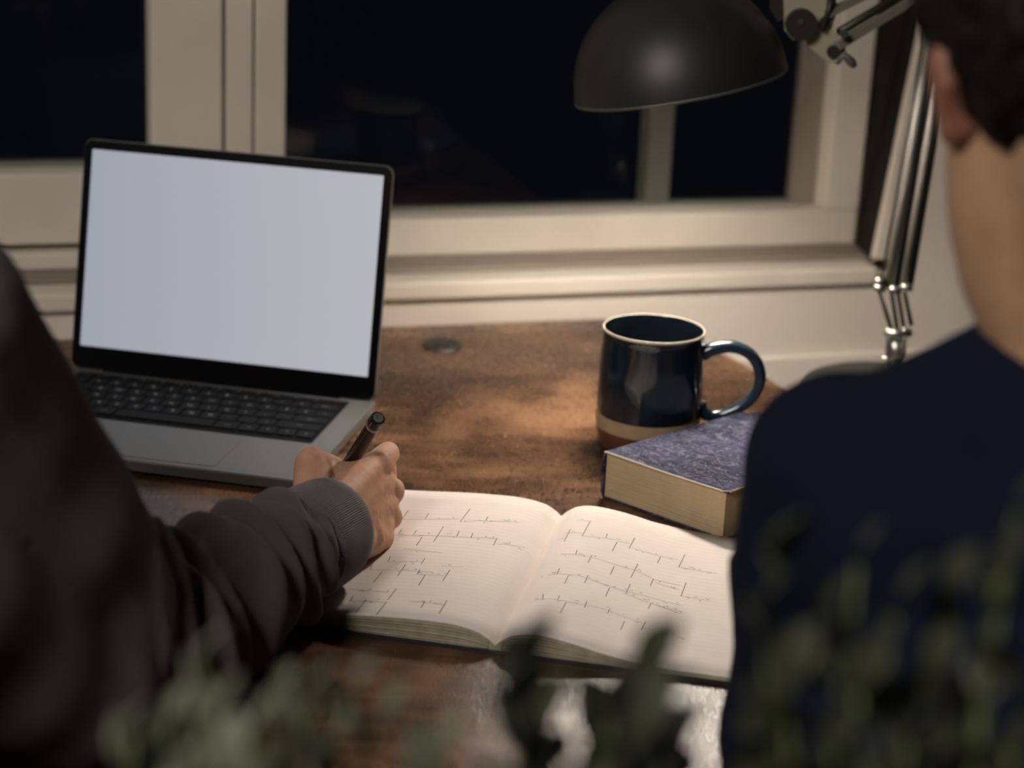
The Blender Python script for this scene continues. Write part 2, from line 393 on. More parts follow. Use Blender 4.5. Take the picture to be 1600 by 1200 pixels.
for s0, s1, n0, n1 in ((-1.0, .1, -.12, -.10), (-.98, .14, -.90, -.88)):
    prism(bm, [dl(s0, n0), dl(s1, n0), dl(s1, n1), dl(s0, n1)], H - .10, H - .0325)
finish('apron', bm, 'desk_wood', desk)
g = at_z(690, 541, 0)
bm = bmesh.new(); lathe(bm, [(0, .0035), (.008, .0035), (.009, .0022), (.017, .0022), (.0185, .0030), (.0200, .0030), (.0215, .0001)], 32)
gr = finish('cable_grommet', bm, 'grommet', desk, smooth=True); gr.location = UP(g) - V((0, 0, H)) + V((0, 0, H)); gr['label'] = 'round dark cable grommet set into the desk top'

# ================================================================ LAPTOP
LA = -0.19506; LO = (-.2772, 1.7998, 0)
lap = thing('laptop', LO, 'open silver laptop with a blank pale screen and black keyboard', 'laptop', LA)
bm = bmesh.new(); prism(bm, rrect(-.152, .152, -.2125, .013, .011), .0025, .0125)
# sunk keyboard well is drawn as a thin dark plate that sits in a recess frame
finish('base', bm, 'laptop_metal', lap, bevel=.0012)
for x, y in ((-.13, -.19), (.13, -.19), (-.13, -.01), (.13, -.01)):
    bm = bmesh.new(); lathe(bm, [(0, 0.0002), (.007, 0.0002), (.008, .0026), (0, .0026)], 16, (x, y, 0)); finish('foot', bm, 'rubber', lap)
bm = bmesh.new(); prism(bm, rrect(-.1385, .1300, -.1225, -.0035, .003), .01245, .01275); finish('keyboard_well', bm, 'key_well', lap)
bm = bmesh.new(); prism(bm, rrect(-.0725, .0700, -.2045, -.1275, .004), .01245, .0128); finish('trackpad', bm, 'laptop_metal', lap)
rows = [
 (10.2, [('esc', 1)] + [('F%d' % i, 1) for i in range(1, 13)] + [('', 1)]),
 (16.6, [(c, 1) for c in '`1234567890-='] + [('delete', 1.55)]),
 (16.6, [('tab', 1.55)] + [(c, 1) for c in 'QWERTYUIOP[]\\']),
 (16.6, [('caps', 1.8)] + [(c, 1) for c in "ASDFGHJKL;'"] + [('return', 1.8)]),
 (16.6, [('shift', 2.4)] + [(c, 1) for c in 'ZXCVBNM,./'] + [('shift', 2.4)]),
 (17.4, [('fn', 1), ('ctrl', 1), ('alt', 1), ('cmd', 1.28), ('', 5.3), ('cmd', 1.28), ('alt', 1), ('<', 1), ('^', 1), ('>', 1)])]
keymesh = {}; legmesh = {}
def legend(txt, h):
    k = (txt, h)
    if k in legmesh: return legmesh[k]
    cu = bpy.data.curves.new('t', 'FONT'); cu.body = txt; cu.size = h; cu.align_x = 'CENTER'; cu.align_y = 'CENTER'; cu.resolution_u = 1
    o = bpy.data.objects.new('t', cu); COL.objects.link(o)
    dg = bpy.context.evaluated_depsgraph_get(); dg.update(); me = bpy.data.meshes.new_from_object(o.evaluated_get(dg))
    bpy.data.objects.remove(o); bpy.data.curves.remove(cu)
    me.materials.clear(); me.materials.append(MATS['legend']); legmesh[k] = me; return me
y = -.0065; kx0, kx1 = -.1355, .1270; gap = .0024
for hgt, ks in rows:
    hgt /= 1000; units = sum(k[1] for k in ks); u = (kx1 - kx0 + gap) / units; x = kx0
    for t, wd in ks:
        kw = u * wd - gap; kk = (round(kw, 5), hgt)
        if kk not in keymesh:
            bm = bmesh.new(); prism(bm, rrect(-kw / 2, kw / 2, -hgt / 2, hgt / 2, .0015, 2), 0, .0012)
            me = bpy.data.meshes.new('key'); bmesh.ops.recalc_face_normals(bm, faces=bm.faces); bm.to_mesh(me); bm.free(); me.materials.append(MATS['key_black']); keymesh[kk] = me
        k = bpy.data.objects.new('key', keymesh[kk]); COL.objects.link(k); k.parent = lap; k.location = (x + kw / 2, y - hgt / 2, .0128)
        if t:
            lg = bpy.data.objects.new('legend', legend(t, .0062 if len(t) == 1 else .0032)); COL.objects.link(lg); lg.parent = k; lg.location = (0, 0, .00125)
        x += kw + gap
    y -= hgt + gap
# lid
LID = 0.206
lt = Matrix.Translation((0, .0045, .0118)) @ Matrix.Rotation(-LID, 4, 'X')   # local: x width, z up along lid, y thickness to the back
def lidp(name, pts, y0, y1, m, parent, bevel=0):
    bm = bmesh.new(); prism(bm, pts, y0, y1, lambda a, b, c: lt @ V((a, c, b))); return finish(name, bm, m, parent, bevel=bevel)
LT = .0236 + .1877 + .0095
lid = lidp('lid', rrect(-.152, .152, .001, LT, .009), .0002, .0042, 'laptop_metal', lap, .0008)
bz = lidp('bezel', rrect(-.1512, .1512, .002, LT - .0008, .0085), -.0006, .0003, 'laptop_bezel', lap)
sc_bm = bmesh.new(); prism(sc_bm, rrect(-.1432, .1432, .0236, .0236 + .1877, .0006, 1), -.0009, -.0005, lambda a, b, c: lt @ V((a, c, b)))
sc = finish('screen', sc_bm, 'screen', lap); sc['label'] = 'blank glowing pale grey-blue screen'
bm = bmesh.new(); tube(bm, [(-.118, .006, .0108), (.118, .006, .0108)], .0046, 14); finish('hinge', bm, 'laptop_bezel', lap, smooth=False)

# ================================================================ NOTEBOOK
SB = V((-.0032, 1.2805, 0)); ST = V((.0456, 1.5293, 0)); NL = (ST - SB).length; ND = (ST - SB).normalized(); NP = V((ND.y, -ND.x, 0))
nb_rz = math.atan2(NP.y, NP.x)
nb = thing('notebook', SB, 'open ruled notebook with pencil diagrams across both pages', 'notebook', nb_rz)
def interp(tb, u):
    for (a, ha), (b, hb) in zip(tb, tb[1:]):
        if u <= b:
            t = (u - a) / (b - a); return ha + (hb - ha) * t
    return tb[-1][1]
def smooth_tab(tb, wid, n=44):
    P = catmull([V((a, b, 0)) for a, b in tb], 10); return [(p.x, p.y) for p in P]
HL = smooth_tab([(0, .0058), (.006, .0108), (.016, .0152), (.034, .0178), (.06, .0175), (.085, .0160), (.127, .0125), (.176, .0095)], .176)
HR = smooth_tab([(0, .0058), (.006, .0115), (.014, .0160), (.026, .0180), (.043, .0168), (.06, .0140), (.08, .0100), (.115, .0062), (.168, .0052)], .168)
def page_h(u): return interp(HR, u) if u >= 0 else interp(HL, -u)
def page_block(name, tb, sgn):
    bm = bmesh.new(); n = len(tb); N = 12
    top = []; 
    for j in range(N + 1):
        v = NL * j / N
        top.append([bm.verts.new((sgn * u, v, h)) for u, h in tb])
    bot = [[bm.verts.new((sgn * u, v, .0022)) for u, h in tb] for v in (0, NL)]
    for j in range(N):
        for i in range(n - 1): f = bm.faces.new((top[j][i], top[j][i + 1], top[j + 1][i + 1], top[j + 1][i])); f.smooth = True
    for i in range(n - 1):
        bm.faces.new((bot[0][i], bot[0][i + 1], top[0][i + 1], top[0][i])).material_index = 1
        bm.faces.new((bot[1][i], bot[1][i + 1], top[N][i + 1], top[N][i])).material_index = 1
        bm.faces.new((bot[0][i], bot[0][i + 1], bot[1][i + 1], bot[1][i])).material_index = 1
    for j in range(N):
        pass
    bm.faces.new([bot[0][-1]] + [top[j][-1] for j in range(N + 1)] + [bot[1][-1]]).material_index = 1
    bm.faces.new([bot[0][0]] + [top[j][0] for j in range(N + 1)] + [bot[1][0]]).material_index = 1
    bmesh.ops.recalc_face_normals(bm, faces=bm.faces)
    me = bpy.data.meshes.new(name); bm.to_mesh(me); bm.free()
    return link(name, me, ['paper', 'paper_edge'], nb)
pl = page_block('left_page_stack', HL, -1); pr = page_block('right_page_stack', HR, 1)
# leaf edges showing at the foot of each stack: thin strips that follow the sag
def leaf_lines(tb, sgn, parent):
    bm = bmesh.new()
    for f in (.12, .26, .40, .56, .70, .84):
        off = .0008 * random.random(); hh = .00022
        pts = [(sgn * u, .0022 + (h - .0022) * f) for u, h in tb if u > .004]
        lo = [bm.verts.new((a, -.0006 - off, z - hh)) for a, z in pts]; hi = [bm.verts.new((a, -.0006 - off, z + hh)) for a, z in pts]
        lb = [bm.verts.new((a, .001, z - hh)) for a, z in pts]; hb = [bm.verts.new((a, .001, z + hh)) for a, z in pts]
        for i in range(len(pts) - 1):
            bm.faces.new((lo[i], lo[i + 1], hi[i + 1], hi[i])); bm.faces.new((hi[i], hi[i + 1], hb[i + 1], hb[i])); bm.faces.new((lo[i], lo[i + 1], lb[i + 1], lb[i]))
    o = finish('loose_leaf_edges', bm, 'paper_edge', parent); o['kind'] = 'stuff'
leaf_lines(HL, -1, pl); leaf_lines(HR, 1, pr)
bm = bmesh.new(); prism(bm, rrect(-.179, .171, -.003, NL + .001, .004), .0003, .0022); finish('cover', bm, 'notebook_cover', nb)
NM = (Matrix.Translation(SB) @ Matrix.Rotation(nb_rz, 4, 'Z')).inverted()
def to_page(px, py):
    z = .012
    for _ in range(6):
        q = NM @ at_z(px, py, z); z = page_h(max(-.175, min(.167, q.x)))
    return (q.x, q.y)
def strip(bm, a, b, wd, lift=.00018):
    a, b = V(a), V(b); d = b - a; L = d.length
    if L < 1e-5: return
    n = max(1, int(L / .004)); t = d / L; nn = V((-t.y, t.x)) * (wd / 2); prev = None
    for i in range(n + 1):
        p = a + d * (i / n)
        q = [bm.verts.new((x.x, x.y, page_h(x.x) + lift)) for x in (p + nn, p - nn)]
        if prev: bm.faces.new((prev[0], prev[1], q[1], q[0]))
        prev = q
def in_page(p): return (-.172 < p[0] < -.003 or .003 < p[0] < .165) and .002 < p[1] < NL - .002
Z2 = lambda x, y: (510 + x / 5, 770 + y / 5)
Z3 = lambda x, y: (820 + x / 4.848, 790 + y / 4.848)
dark_l = [((640,140),(590,210)),((1123,128),(1045,228)),((915,265),(838,385)),((748,348),(703,415)),((1038,300),(1018,342)),((1145,318),(1128,355)),((1333,358),(1305,412)),((768,515),(740,560)),
 ((618,562),(555,655)),((437,615),(368,703)),((730,602),(708,640)),((770,645),(720,727)),((965,605),(908,692)),((545,752),(480,838)),((312,835),(228,940)),((470,855),(390,955)),((770,850),(738,903)),((943,842),(880,945)),((355,565),(342,605)),((210,805),(185,850)),((500,500),(482,540)),((800,160),(772,205)),((1262,188),(1245,218)),((590,285),(565,325)),((705,295),(680,328))]
faint_l = [((585,210),(1040,208)),((1075,222),(1490,235)),((540,332),(860,338)),((860,338),(1130,350)),((1130,350),(1325,360)),((1330,402),(1550,432)),((470,545),(740,540)),((250,600),(590,608)),((590,608),(830,622)),((715,640),(935,652)),((180,752),(480,778)),((190,842),(470,858)),((650,852),(770,858)),((770,858),(930,882)),((900,575),(1070,582)),((600,440),(900,470))]
dark_r = [((345,182),(298,275)),((495,120),(435,232)),((832,248),(790,328)),((697,280),(662,348)),((1213,372),(1165,470)),((1028,388),(1005,438)),((508,378),(478,435)),((677,462),(648,525)),((856,445),(803,548)),((975,555),(950,612)),((1222,585),(1182,690)),((262,478),(245,522)),((330,532),(302,595)),((478,530),(452,590)),((642,622),(612,690)),((800,595),(765,672)),((953,745),(935,785)),((313,735),(268,818)),((470,725),(452,775)),((755,877),(727,940)),((915,880),(880,943)),((262,685),(248,718)),((625,215),(615,245)),((395,340),(385,372)),((640,790),(628,818)),((140,672),(135,710))]
faint_r = [((250,262),(300,248)),((300,215),(430,212)),((430,232),(690,262)),((390,112),(490,122)),((700,270),(800,292)),((810,318),(1010,378)),((1030,385),(1170,412)),((1170,465),(1300,492)),((1300,492),(1450,512)),((270,372),(470,382)),((480,385),(680,445)),((680,445),(830,488)),((830,488),(960,550)),((980,560),(1180,608)),((990,585),(1170,640)),((1185,685),(1400,722)),
 ((120,540),(200,525)),((200,525),(400,530)),((400,530),(620,605)),((620,605),(780,655)),((780,655),(930,690)),((770,670),(900,725)),((900,725),(1190,805)),((980,750),(1190,822)),((70,718),(180,708)),((180,708),(440,752)),((440,752),(620,790)),((640,800),(890,890)),((880,920),(1020,958)),((1020,958),(1220,1010)),((930,690),(1190,760))]
def strokes(dk, ft, zf, parent, side):
    bmd = bmesh.new(); bmf = bmesh.new()
    rnd = random.Random(5 + side)
    for (a, b) in dk:
        p, q = to_page(*zf(*a)), to_page(*zf(*b))
        if in_page(p) and in_page(q): strip(bmd, p, q, .00060, .00028)
    for (a, b) in ft:
        p, q = to_page(*zf(*a)), to_page(*zf(*b))
        if not (in_page(p) and in_page(q)): continue
        strip(bmf, p, q, .00040, .00024)
        # tiny illegible notes along the line
        n = int((V(q) - V(p)).length / .0045)
        for i in range(n):
            if rnd.random() < .62:
                t = (i + rnd.random()) / max(1, n); c = V(p).lerp(V(q), t) + V((0, rnd.choice([.0022, -.0022, .0034])))
                for k in range(rnd.choice([3, 4, 5])):
                    e = c + V((rnd.uniform(-.0009, .0016), rnd.uniform(-.0012, .0013)))
                    if in_page(c) and in_page(e): strip(bmf, c, e, .00042, .00026)
                    c = e
    o = finish('pencil_notes', bmd, 'pencil', parent); o['kind'] = 'stuff'; o = finish('faint_pencil_notes', bmf, 'pencil_faint', parent); o['kind'] = 'stuff'
strokes(dark_l, faint_l, Z2, pl, 0); strokes(dark_r, faint_r, Z3, pr, 1)
for sgn, par, wid in ((-1, pl, .170), (1, pr, .162)):
    bm = bmesh.new(); v = .010
    while v < NL - .012:
        strip(bm, (sgn * .006, v), (sgn * wid, v), .00022, .00012); v += .0066
    finish('ruled_lines', bm, 'ruling', par)

# ================================================================ THICK BOOK
BA = V((.0812, 1.5895, 0)); BB = V((.1768, 1.5065, 0)); bx = (BB - BA).normalized(); bw = (BB - BA).length; brz = math.atan2(bx.y, bx.x)
bk = thing('thick_book', BA, 'thick old book with mottled blue cover and yellowed pages beside the mug', 'book', brz)
BL = .190; BH = .0425
SK = .10   # the long sides lean slightly: the text block is a little out of square
def bq(x, y, z): return V((x + SK * y * .9, y, z))
def cover_profile(z0, z1):  # plan outline with a rounded spine corner
    return [(0, 0), (bw, 0), (bw, BL - .02), (bw - .006, BL - .006), (bw - .02, BL), (.03, BL), (.01, BL - .006), (0, BL - .022)]
bm = bmesh.new(); prism(bm, [(.0015, .001), (bw - .0015, .001), (bw - .0015, BL - .02), (bw - .02, BL - .002), (.03, BL - .002), (.0015, BL - .024)], .0022, BH - .0018, bq)
finish('text_block', bm, 'old_pages', bk)
for nm, z0, z1 in (('back_cover', .0004, .0022), ('front_cover', BH - .0018, BH)):
    bm = bmesh.new(); prism(bm, cover_profile(0, 0), z0, z1, bq); finish(nm, bm, 'book_cloth', bk, bevel=.0006)
bm = bmesh.new()
pp = [bq(.0, -.0004, BH - .0006), bq(bw * .5, -.0006, BH - .0010), bq(bw - .004, -.0006, BH - .0002), bq(bw + .0006, .004, BH - .0003), bq(bw + .0006, BL * .8, BH - .0004)]
tube(bm, pp, .0009, 8); finish('worn_edge', bm, 'worn_edge', bk)
bm = bmesh.new()   # rounded spine along the left side
sp = []
for i in range(9):
    t = i / 8; a = -PI / 2 + PI * t; sp.append((-.0035 * math.cos(a), BH / 2 + BH / 2 * math.sin(a) * .985))
vs0 = [bm.verts.new(bq(x, .0005, z)) for x, z in sp]; vs1 = [bm.verts.new(bq(x, BL - .022, z)) for x, z in sp]
for i in range(8): bm.faces.new((vs0[i], vs0[i + 1], vs1[i + 1], vs1[i]))
bm.faces.new(vs0[::-1]); bm.faces.new(vs1)
bm.faces.new((vs0[0], vs0[-1], vs1[-1], vs1[0]))
finish('spine', bm, 'book_cloth', bk)
bm = bmesh.new(); 
for i in range(14):
    z = .004 + (BH - .008) * (i + .5 * random.random()) / 14
    prism(bm, [(.004 + .01 * random.random(), .0004), (bw - .003 - .01 * random.random(), .0004), (bw - .004, .0012), (.004, .0012)], z, z + .0004, bq)
o = finish('page_edges', bm, 'worn_edge', bk); o['kind'] = 'stuff'

# ================================================================ MUG
MC = V((.1245, 1.7200, 0))
mug = thing('mug', MC, 'dark blue glazed mug with a beige band and brown foot', 'mug')
MH = .116
def mprof(rs): return rs
outer = [(.0405, .0008), (.0425, .006), (.0455, .015), (.0470, .023), (.0474, .030), (.0472, .036), (.0474, .05), (.0470, .07), (.0462, .09), (.0455, .104), (.0453, .1105)]
bm = bmesh.new()
full = [(0, .0008)] + outer + [(.0457, .1120), (.0459, .1133), (.0455, .1140), (.0450, .1142), (.0444, .1137), (.0440, .112), (.0437, .09), (.0450, .06), (.0450, .03), (.042, .012), (.03, .0065), (0, .006)]
lathe(bm, full, 72)
for f in bm.faces:
    z = sum(v.co.z for v in f.verts) / len(f.verts); r = max(math.hypot(v.co.x, v.co.y) for v in f.verts)
    inner = f.normal.dot(V((f.calc_center_median().x, f.calc_center_median().y, 0))) 
    f.smooth = True
bm.faces.ensure_lookup_table()
# material by ring index (72 faces per band)
ring_m = []
nb_r = len(full) - 1
for k in range(nb_r):
    z = (full[k][1] + full[k + 1][1]) / 2
    if k < 4: mi = 2
    elif k < 6: mi = 1
    elif 12 <= k <= 15: mi = 3
    else: mi = 0
    ring_m.append(mi)
for i, f in enumerate(bm.faces): f.material_index = ring_m[min(i // 72, nb_r - 1)]
bmesh.ops.recalc_face_normals(bm, faces=bm.faces)
me = bpy.data.meshes.new('body'); bm.to_mesh(me); bm.free(); link('body', me, ['mug_glaze', 'mug_band', 'mug_base', 'mug_rim'], mug)
hd = V((.998, -.05, 0)).normalized()
hp = [(.044, .0925), (.055, .0985), (.072, .101), (.088, .0945), (.0968, .080), (.0965, .064), (.087, .049), (.071, .0385), (.058, .0345), (.049, .038), (.045, .046)]
bm = bmesh.new(); path = catmull([hd * a + V((0, 0, z)) for a, z in hp], 6)
n = len(path); rad = [.0052 + .0016 * (abs(i / (n - 1) - .5) * 2) ** 3 for i in range(n)]
tube(bm, path, rad, 16, ea=1.0, eb=1.0); finish('handle', bm, 'mug_handle_glaze', mug, smooth=True)
bm = bmesh.new(); lathe(bm, [(0, .055), (.0449, .055), (.0449, .0555), (0, .0555)], 40); finish('drink', bm, 'tea', mug)

# ================================================================ DESK LAMP
side = thing('side_table', (.39, 1.93, -H), 'small dark round side table to the right of the desk', 'table')
sx, sy = .385, 1.945; SZ = -.050
bm = bmesh.new(); lathe(bm, [(0, H + SZ - .02), (.093, H + SZ - .02), (.095, H + SZ - .015), (.095, H + SZ - .004), (.093, H + SZ), (0, H + SZ)], 48, (sx - .39, sy - 1.93, 0)); finish('table_top', bm, 'console_wood', side)
for k in range(3):
    a = 2 * PI * k / 3 + .5; bm = bmesh.new(); tube(bm, [(sx - .39 + .085 * math.cos(a), sy - 1.93 + .085 * math.sin(a), .001), (sx - .39 + .06 * math.cos(a), sy - 1.93 + .06 * math.sin(a), H + SZ - .0205)], .011, 12); finish('leg', bm, 'console_wood', side)
lamp = thing('desk_lamp', (sx, sy, SZ), 'black dome desk lamp on a jointed metal arm, lit over the desk', 'lamp')
def LL(v): return V(v) - V((sx, sy, SZ))
bm = bmesh.new(); lathe(bm, [(0, .0005), (.088, .0005), (.0905, .004), (.0905, .040), (.088, .046), (.082, .0485), (0, .0495)], 64); finish('base', bm, 'lamp_black', lamp, smooth=True, bevel=0)
YP, YE, YJ = 1.93, 1.915, 1.825
# pivot bracket above the base
def lt_tube(name, pts, r, m, n=10, parent=None, smooth=True):
    bm = bmesh.new(); tube(bm, [LL(p) for p in pts], r, n); return finish(name, bm, m, parent or lamp, smooth=smooth)
bt = at_y(1399, 556, YP)
brk = lt_tube('pivot_bracket', [at_y(1399, 575, YP + .005), at_y(1400, 530, YP)], .0085, 'chrome')
for px in (1386, 1412):
    lt_tube('bracket_cheek', [at_y(px, 562, YP - .008), at_y(px + 2, 512, YP - .008)], .0022, 'chrome', 8, brk)
lt_tube('cross_pin', [at_y(1382, 520, YP - .008), at_y(1424, 520, YP - .008)], .0040, 'chrome', 10, brk)
lt_tube('bracket_foot', [at_y(1378, 558, YP - .008), at_y(1392, 563, YP - .008), at_y(1412, 561, YP - .008)], .0022, 'chrome', 8, brk)
# short crossed links
for a, b in (((1372, 452), (1392, 512)), ((1392, 450), (1402, 515)), ((1402, 452), (1412, 512)), ((1412, 452), (1424, 508))):
    lt_tube('link', [at_y(*a, YP - .004), at_y(*b, YP - .006)], .0022, 'dark_metal', 8)
for a, b in (((1366, 448), (1384, 451)), ((1390, 450), (1407, 455)), ((1408, 447), (1425, 450)), ((1368, 437), (1382, 441))):
    lt_tube('pivot_nut', [at_y(*a, YP - .012), at_y(*b, YP - .012)], .0036, 'chrome', 10)
# lower arm: two parallel rods with a dark groove between
E1, E2 = at_y(1470, -35, YE), at_y(1492, -35, YE)
lt_tube('lower_arm_rod', [at_y(1387, 448, YP - .006), E1], .0046, 'brushed', 12)
lt_tube('lower_arm_rod', [at_y(1412, 448, YP - .006), E2], .0046, 'brushed', 12)
lt_tube('tension_rod', [at_y(1376, 446, YP - .002), at_y(1459, -35, YE)], .0013, 'dark_metal', 6)
lt_tube('tension_rod', [at_y(1423, 446, YP - .002), at_y(1503, -35, YE)], .0026, 'dark_metal', 6)
lt_tube('tension_rod', [at_y(1400, 446, YP + .004), at_y(1481, -35, YE)], .0030, 'dark_metal', 6)
# elbow plate
def plate(name, pts, y, th, m, parent=None):
    bm = bmesh.new(); P = [LL(at_y(px, py, y)) for px, py in pts]; prism(bm, [(p.x, p.z) for p in P], 0, 0.0001)
    bm.free(); bm = bmesh.new(); yy = P[0].y
    prism(bm, [(p.x, p.z) for p in P], yy, yy + th, lambda a, b, c: V((a, c, b))); return finish(name, bm, m, parent or lamp, bevel=.0008)
plate('elbow_plate', [(1455, -25), (1458, -70), (1490, -85), (1510, -60), (1505, -22), (1480, -12)], YE - .008, .006, 'cream_plate')
# upper arm bars
def bar(name, a, b, r, m): return lt_tube(name, [a, b], r, m, 4, smooth=False)
bar('upper_arm_bar', at_y(1308, 72, YJ - .004), at_y(1488, -38, YE - .008), .0052, 'arm_bar')
bar('upper_arm_bar', at_y(1292, 22, YJ - .004), at_y(1478, -72, YE - .008), .0050, 'arm_bar')
lt_tube('tension_spring', [at_y(1312, 50, YJ), at_y(1480, -52, YE)], .0042, 'dark_metal', 10)
hp_ = plate('head_plate', [(1224, -20), (1305, -22), (1308, 18), (1300, 45), (1322, 70), (1320, 92), (1306, 102), (1288, 94), (1262, 72), (1258, 58), (1240, 64), (1226, 48)], YJ, .006, 'cream_plate')
def disc(name, px, py, y, r, th, m, parent=lamp):
    c = LL(at_y(px, py, y)); bm = bmesh.new()
    lathe(bm, [(0, 0), (r * .9, 0), (r, th * .25), (r, th), (0, th)], 28, c, ax=Matrix.Rotation(PI / 2, 3, 'X')); return finish(name, bm, m, parent, smooth=False)
disc('clamp_knob', 1250, 36, YJ - .0005, .0140, .012, 'dark_metal', hp_)
disc('knob_screw', 1251, 34, YJ - .0126, .0026, .002, 'chrome', hp_)
disc('rivet', 1301, 80, YJ - .0005, .0058, .005, 'dark_metal', hp_)
disc('rivet', 1288, 34, YJ - .0005, .0050, .005, 'dark_metal', hp_)
disc('rivet', 1318, 52, YJ - .0085, .0038, .004, 'chrome', hp_)
lt_tube('clamp_lever', [at_y(1284, 46, YJ - .006), at_y(1294, 20, YJ - .006), at_y(1299, -4, YJ - .006)], [.0035, .0025, .004], 'dark_metal', 10, hp_)
lt_tube('wing_nut', [at_y(1306, 98, YJ - .003), at_y(1318, 86, YJ - .004), at_y(1330, 97, YJ - .003), at_y(1336, 104, YJ - .003)], [.0035, .0042, .0045, .0025], 'brushed', 8, hp_)
# shade
RC = V((.1385, 1.8, .3180)); ax_up = V((-.225, .03, .974)).normalized()
SM = ax_up.to_track_quat('Z', 'Y').to_matrix()
R0, HH, TH = .0965, .097, .0022
prof = []
for i in range(19):
    t = PI / 2 * i / 19 * .90; prof.append((R0 * math.cos(t), HH * math.sin(t)))
r_top = prof[-1][0]
inn = [((R0 - TH) * math.cos(PI / 2 * i / 19 * .90), (HH - TH) * math.sin(PI / 2 * i / 19 * .90)) for i in range(19)]
bm = bmesh.new(); lathe(bm, prof + [(0.017, HH * .995), (0, HH)], 72, LL(RC), ax=SM)
shade = finish('shade', bm, 'lamp_black', lamp, smooth=True)
bm = bmesh.new(); lathe(bm, inn + [(0, HH - TH)], 72, LL(RC), ax=SM); finish('shade_lining', bm, 'shade_white', shade, smooth=True)
bm = bmesh.new(); rr_ = [(R0 - TH, 0), (R0 - .0011, -.0009), (R0, -.0002), (R0 + .0004, .0012), (R0 - .0002, .002)]; lathe(bm, rr_, 72, LL(RC), ax=SM); finish('shade_rim', bm, 'brushed', shade, smooth=True)
bm = bmesh.new(); lathe(bm, [(.024, HH * .96), (.026, HH + .004), (.022, HH + .010), (.021, HH + .05), (.017, HH + .056), (0, HH + .057)], 32, LL(RC), ax=SM); sock = finish('socket', bm, 'lamp_black', lamp, smooth=True)
top = RC + ax_up * (HH + .035)
lt_tube('head_stem', [top, top + V((.05, .01, .0)), at_y(1232, -28, YJ + .002)], .006, 'dark_metal', 10)
plate('head_strap', [(1204, -20), (1232, -20), (1230, 30), (1214, 34), (1203, 14)], YJ + .004, .006, 'dark_metal')
bc = RC + ax_up * .045
bm = bmesh.new(); b_sphere(bm, LL(bc), (.026, .026, .026), seg=24); bulb = finish('bulb', bm, 'bulb_glow', lamp, smooth=True)
bm = bmesh.new(); lathe(bm, [(.013, .062), (.013, HH - .004), (0, HH - .004)], 20, LL(RC), ax=SM); finish('bulb_cap', bm, 'brushed', lamp, smooth=True)
bb = MATS['bulb_glow'].node_tree.nodes['Principled BSDF']; bb.inputs['Emission Strength'].default_value = BULB_W / (PI * 4 * PI * .026 ** 2)

# ================================================================ PEN
tip = at_z(503, 793, .0165)
best = None
for i in range(400):
    q = at_y(591, 653, 1.36 + .0005 * i); e = abs((q - tip).length - .142)
    if best is None or e < best[0] + 1e-9: best = (e, q)
cap_p = best[1]
pd = (cap_p - tip).normalized()
pen = thing('pen', tip, 'dark metallic ballpoint pen held upright in the writing hand', 'pen')
PQ = pd.to_track_quat('Z', 'Y').to_matrix()
PL = (cap_p - tip).length
bm = bmesh.new(); lathe(bm, [(0, .010), (.0028, .010), (.0052, .030), (.0056, .05), (.0056, PL - .0125), (.0052, PL - .012), (0, PL - .012)], 24, ax=PQ); finish('barrel', bm, 'pen_body', pen, smooth=False)
bm = bmesh.new(); lathe(bm, [(0, .0), (.0006, .0), (.0009, .004), (.0026, .0102), (0, .0102)], 16, ax=PQ); finish('tip', bm, 'chrome', pen)
bm = bmesh.new(); lathe(bm, [(0, PL - .0122), (.0060, PL - .0122), (.0062, PL - .0105), (.0058, PL - .0100), (0, PL - .0100)], 24, ax=PQ); finish('ring', bm, 'chrome', pen)
bm = bmesh.new(); lathe(bm, [(0, PL - .0100), (.0055, PL - .0100), (.0060, PL - .008), (.0060, PL - .002), (.0054, PL), (.0044, PL + .0002), (.0044, PL - .0005), (0, PL - .0005)], 24, ax=PQ); finish('end_cap', bm, 'pen_body', pen)
bm = bmesh.new(); lathe(bm, [(0, PL - .0005), (.0043, PL - .0005), (.0040, PL + .0007), (.0016, PL + .0005), (.0012, PL - .0001), (0, PL - .0001)], 24, ax=PQ); finish('push_button', bm, 'brushed', pen)

# ================================================================ LEFT PERSON
pA = thing('person', (-.47, .62, -H), 'person in a grey sweatshirt at left, writing in the notebook', 'person')
OA = V((-.47, .62, -H))
elb = at_z(196, 1015, .064); cuff = at_z(512, 828, .052)
sho = V((-.324, 1.002, .302))
# --- hand
wr = at_y(518, 812, 1.385)
Imcp, Mmcp, Rmcp, Pmcp = at_y(586, 727, 1.455), at_y(604, 768, 1.463), at_y(602, 808, 1.452), at_y(589, 839, 1.432)
Ipip, Mpip, Rpip, Ppip = at_y(606, 709, 1.487), at_y(600, 770, 1.505), at_y(596, 802, 1.490), at_y(582, 826, 1.462)
Idip, Mdip, Rdip, Pdip = at_y(575, 738, 1.507), at_y(568, 778, 1.512), at_y(562, 812, 1.492), at_y(555, 832, 1.462)
Itip, Mtip, Rtip, Ptip = at_y(548, 757, 1.497), at_y(540, 788, 1.495), at_y(543, 812, 1.470), at_y(540, 828, 1.442)
bm = bmesh.new()
wv = (wr - cuff); 
fore_in = cuff.lerp(elb, .75)
b_cap(bm, fore_in, wr, .034, .0235)
b_cap(bm, wr + V((0, 0, .008)), Imcp, .0185, .0115); b_cap(bm, wr + V((0, 0, .002)), Mmcp, .0200, .0112)
b_cap(bm, wr + V((.003, 0, -.006)), Rmcp, .0190, .0110); b_cap(bm, wr + V((.004, 0, -.012)), Pmcp, .0170, .0108)
b_cap(bm, at_y(553, 842, 1.395), at_y(575, 848, 1.418), .0165, .0135)                     # heel of the hand
b_cap(bm, Imcp + V((-.012, .002, -.006)), Pmcp + V((-.014, .004, .008)), .012, .012)         # palm mass
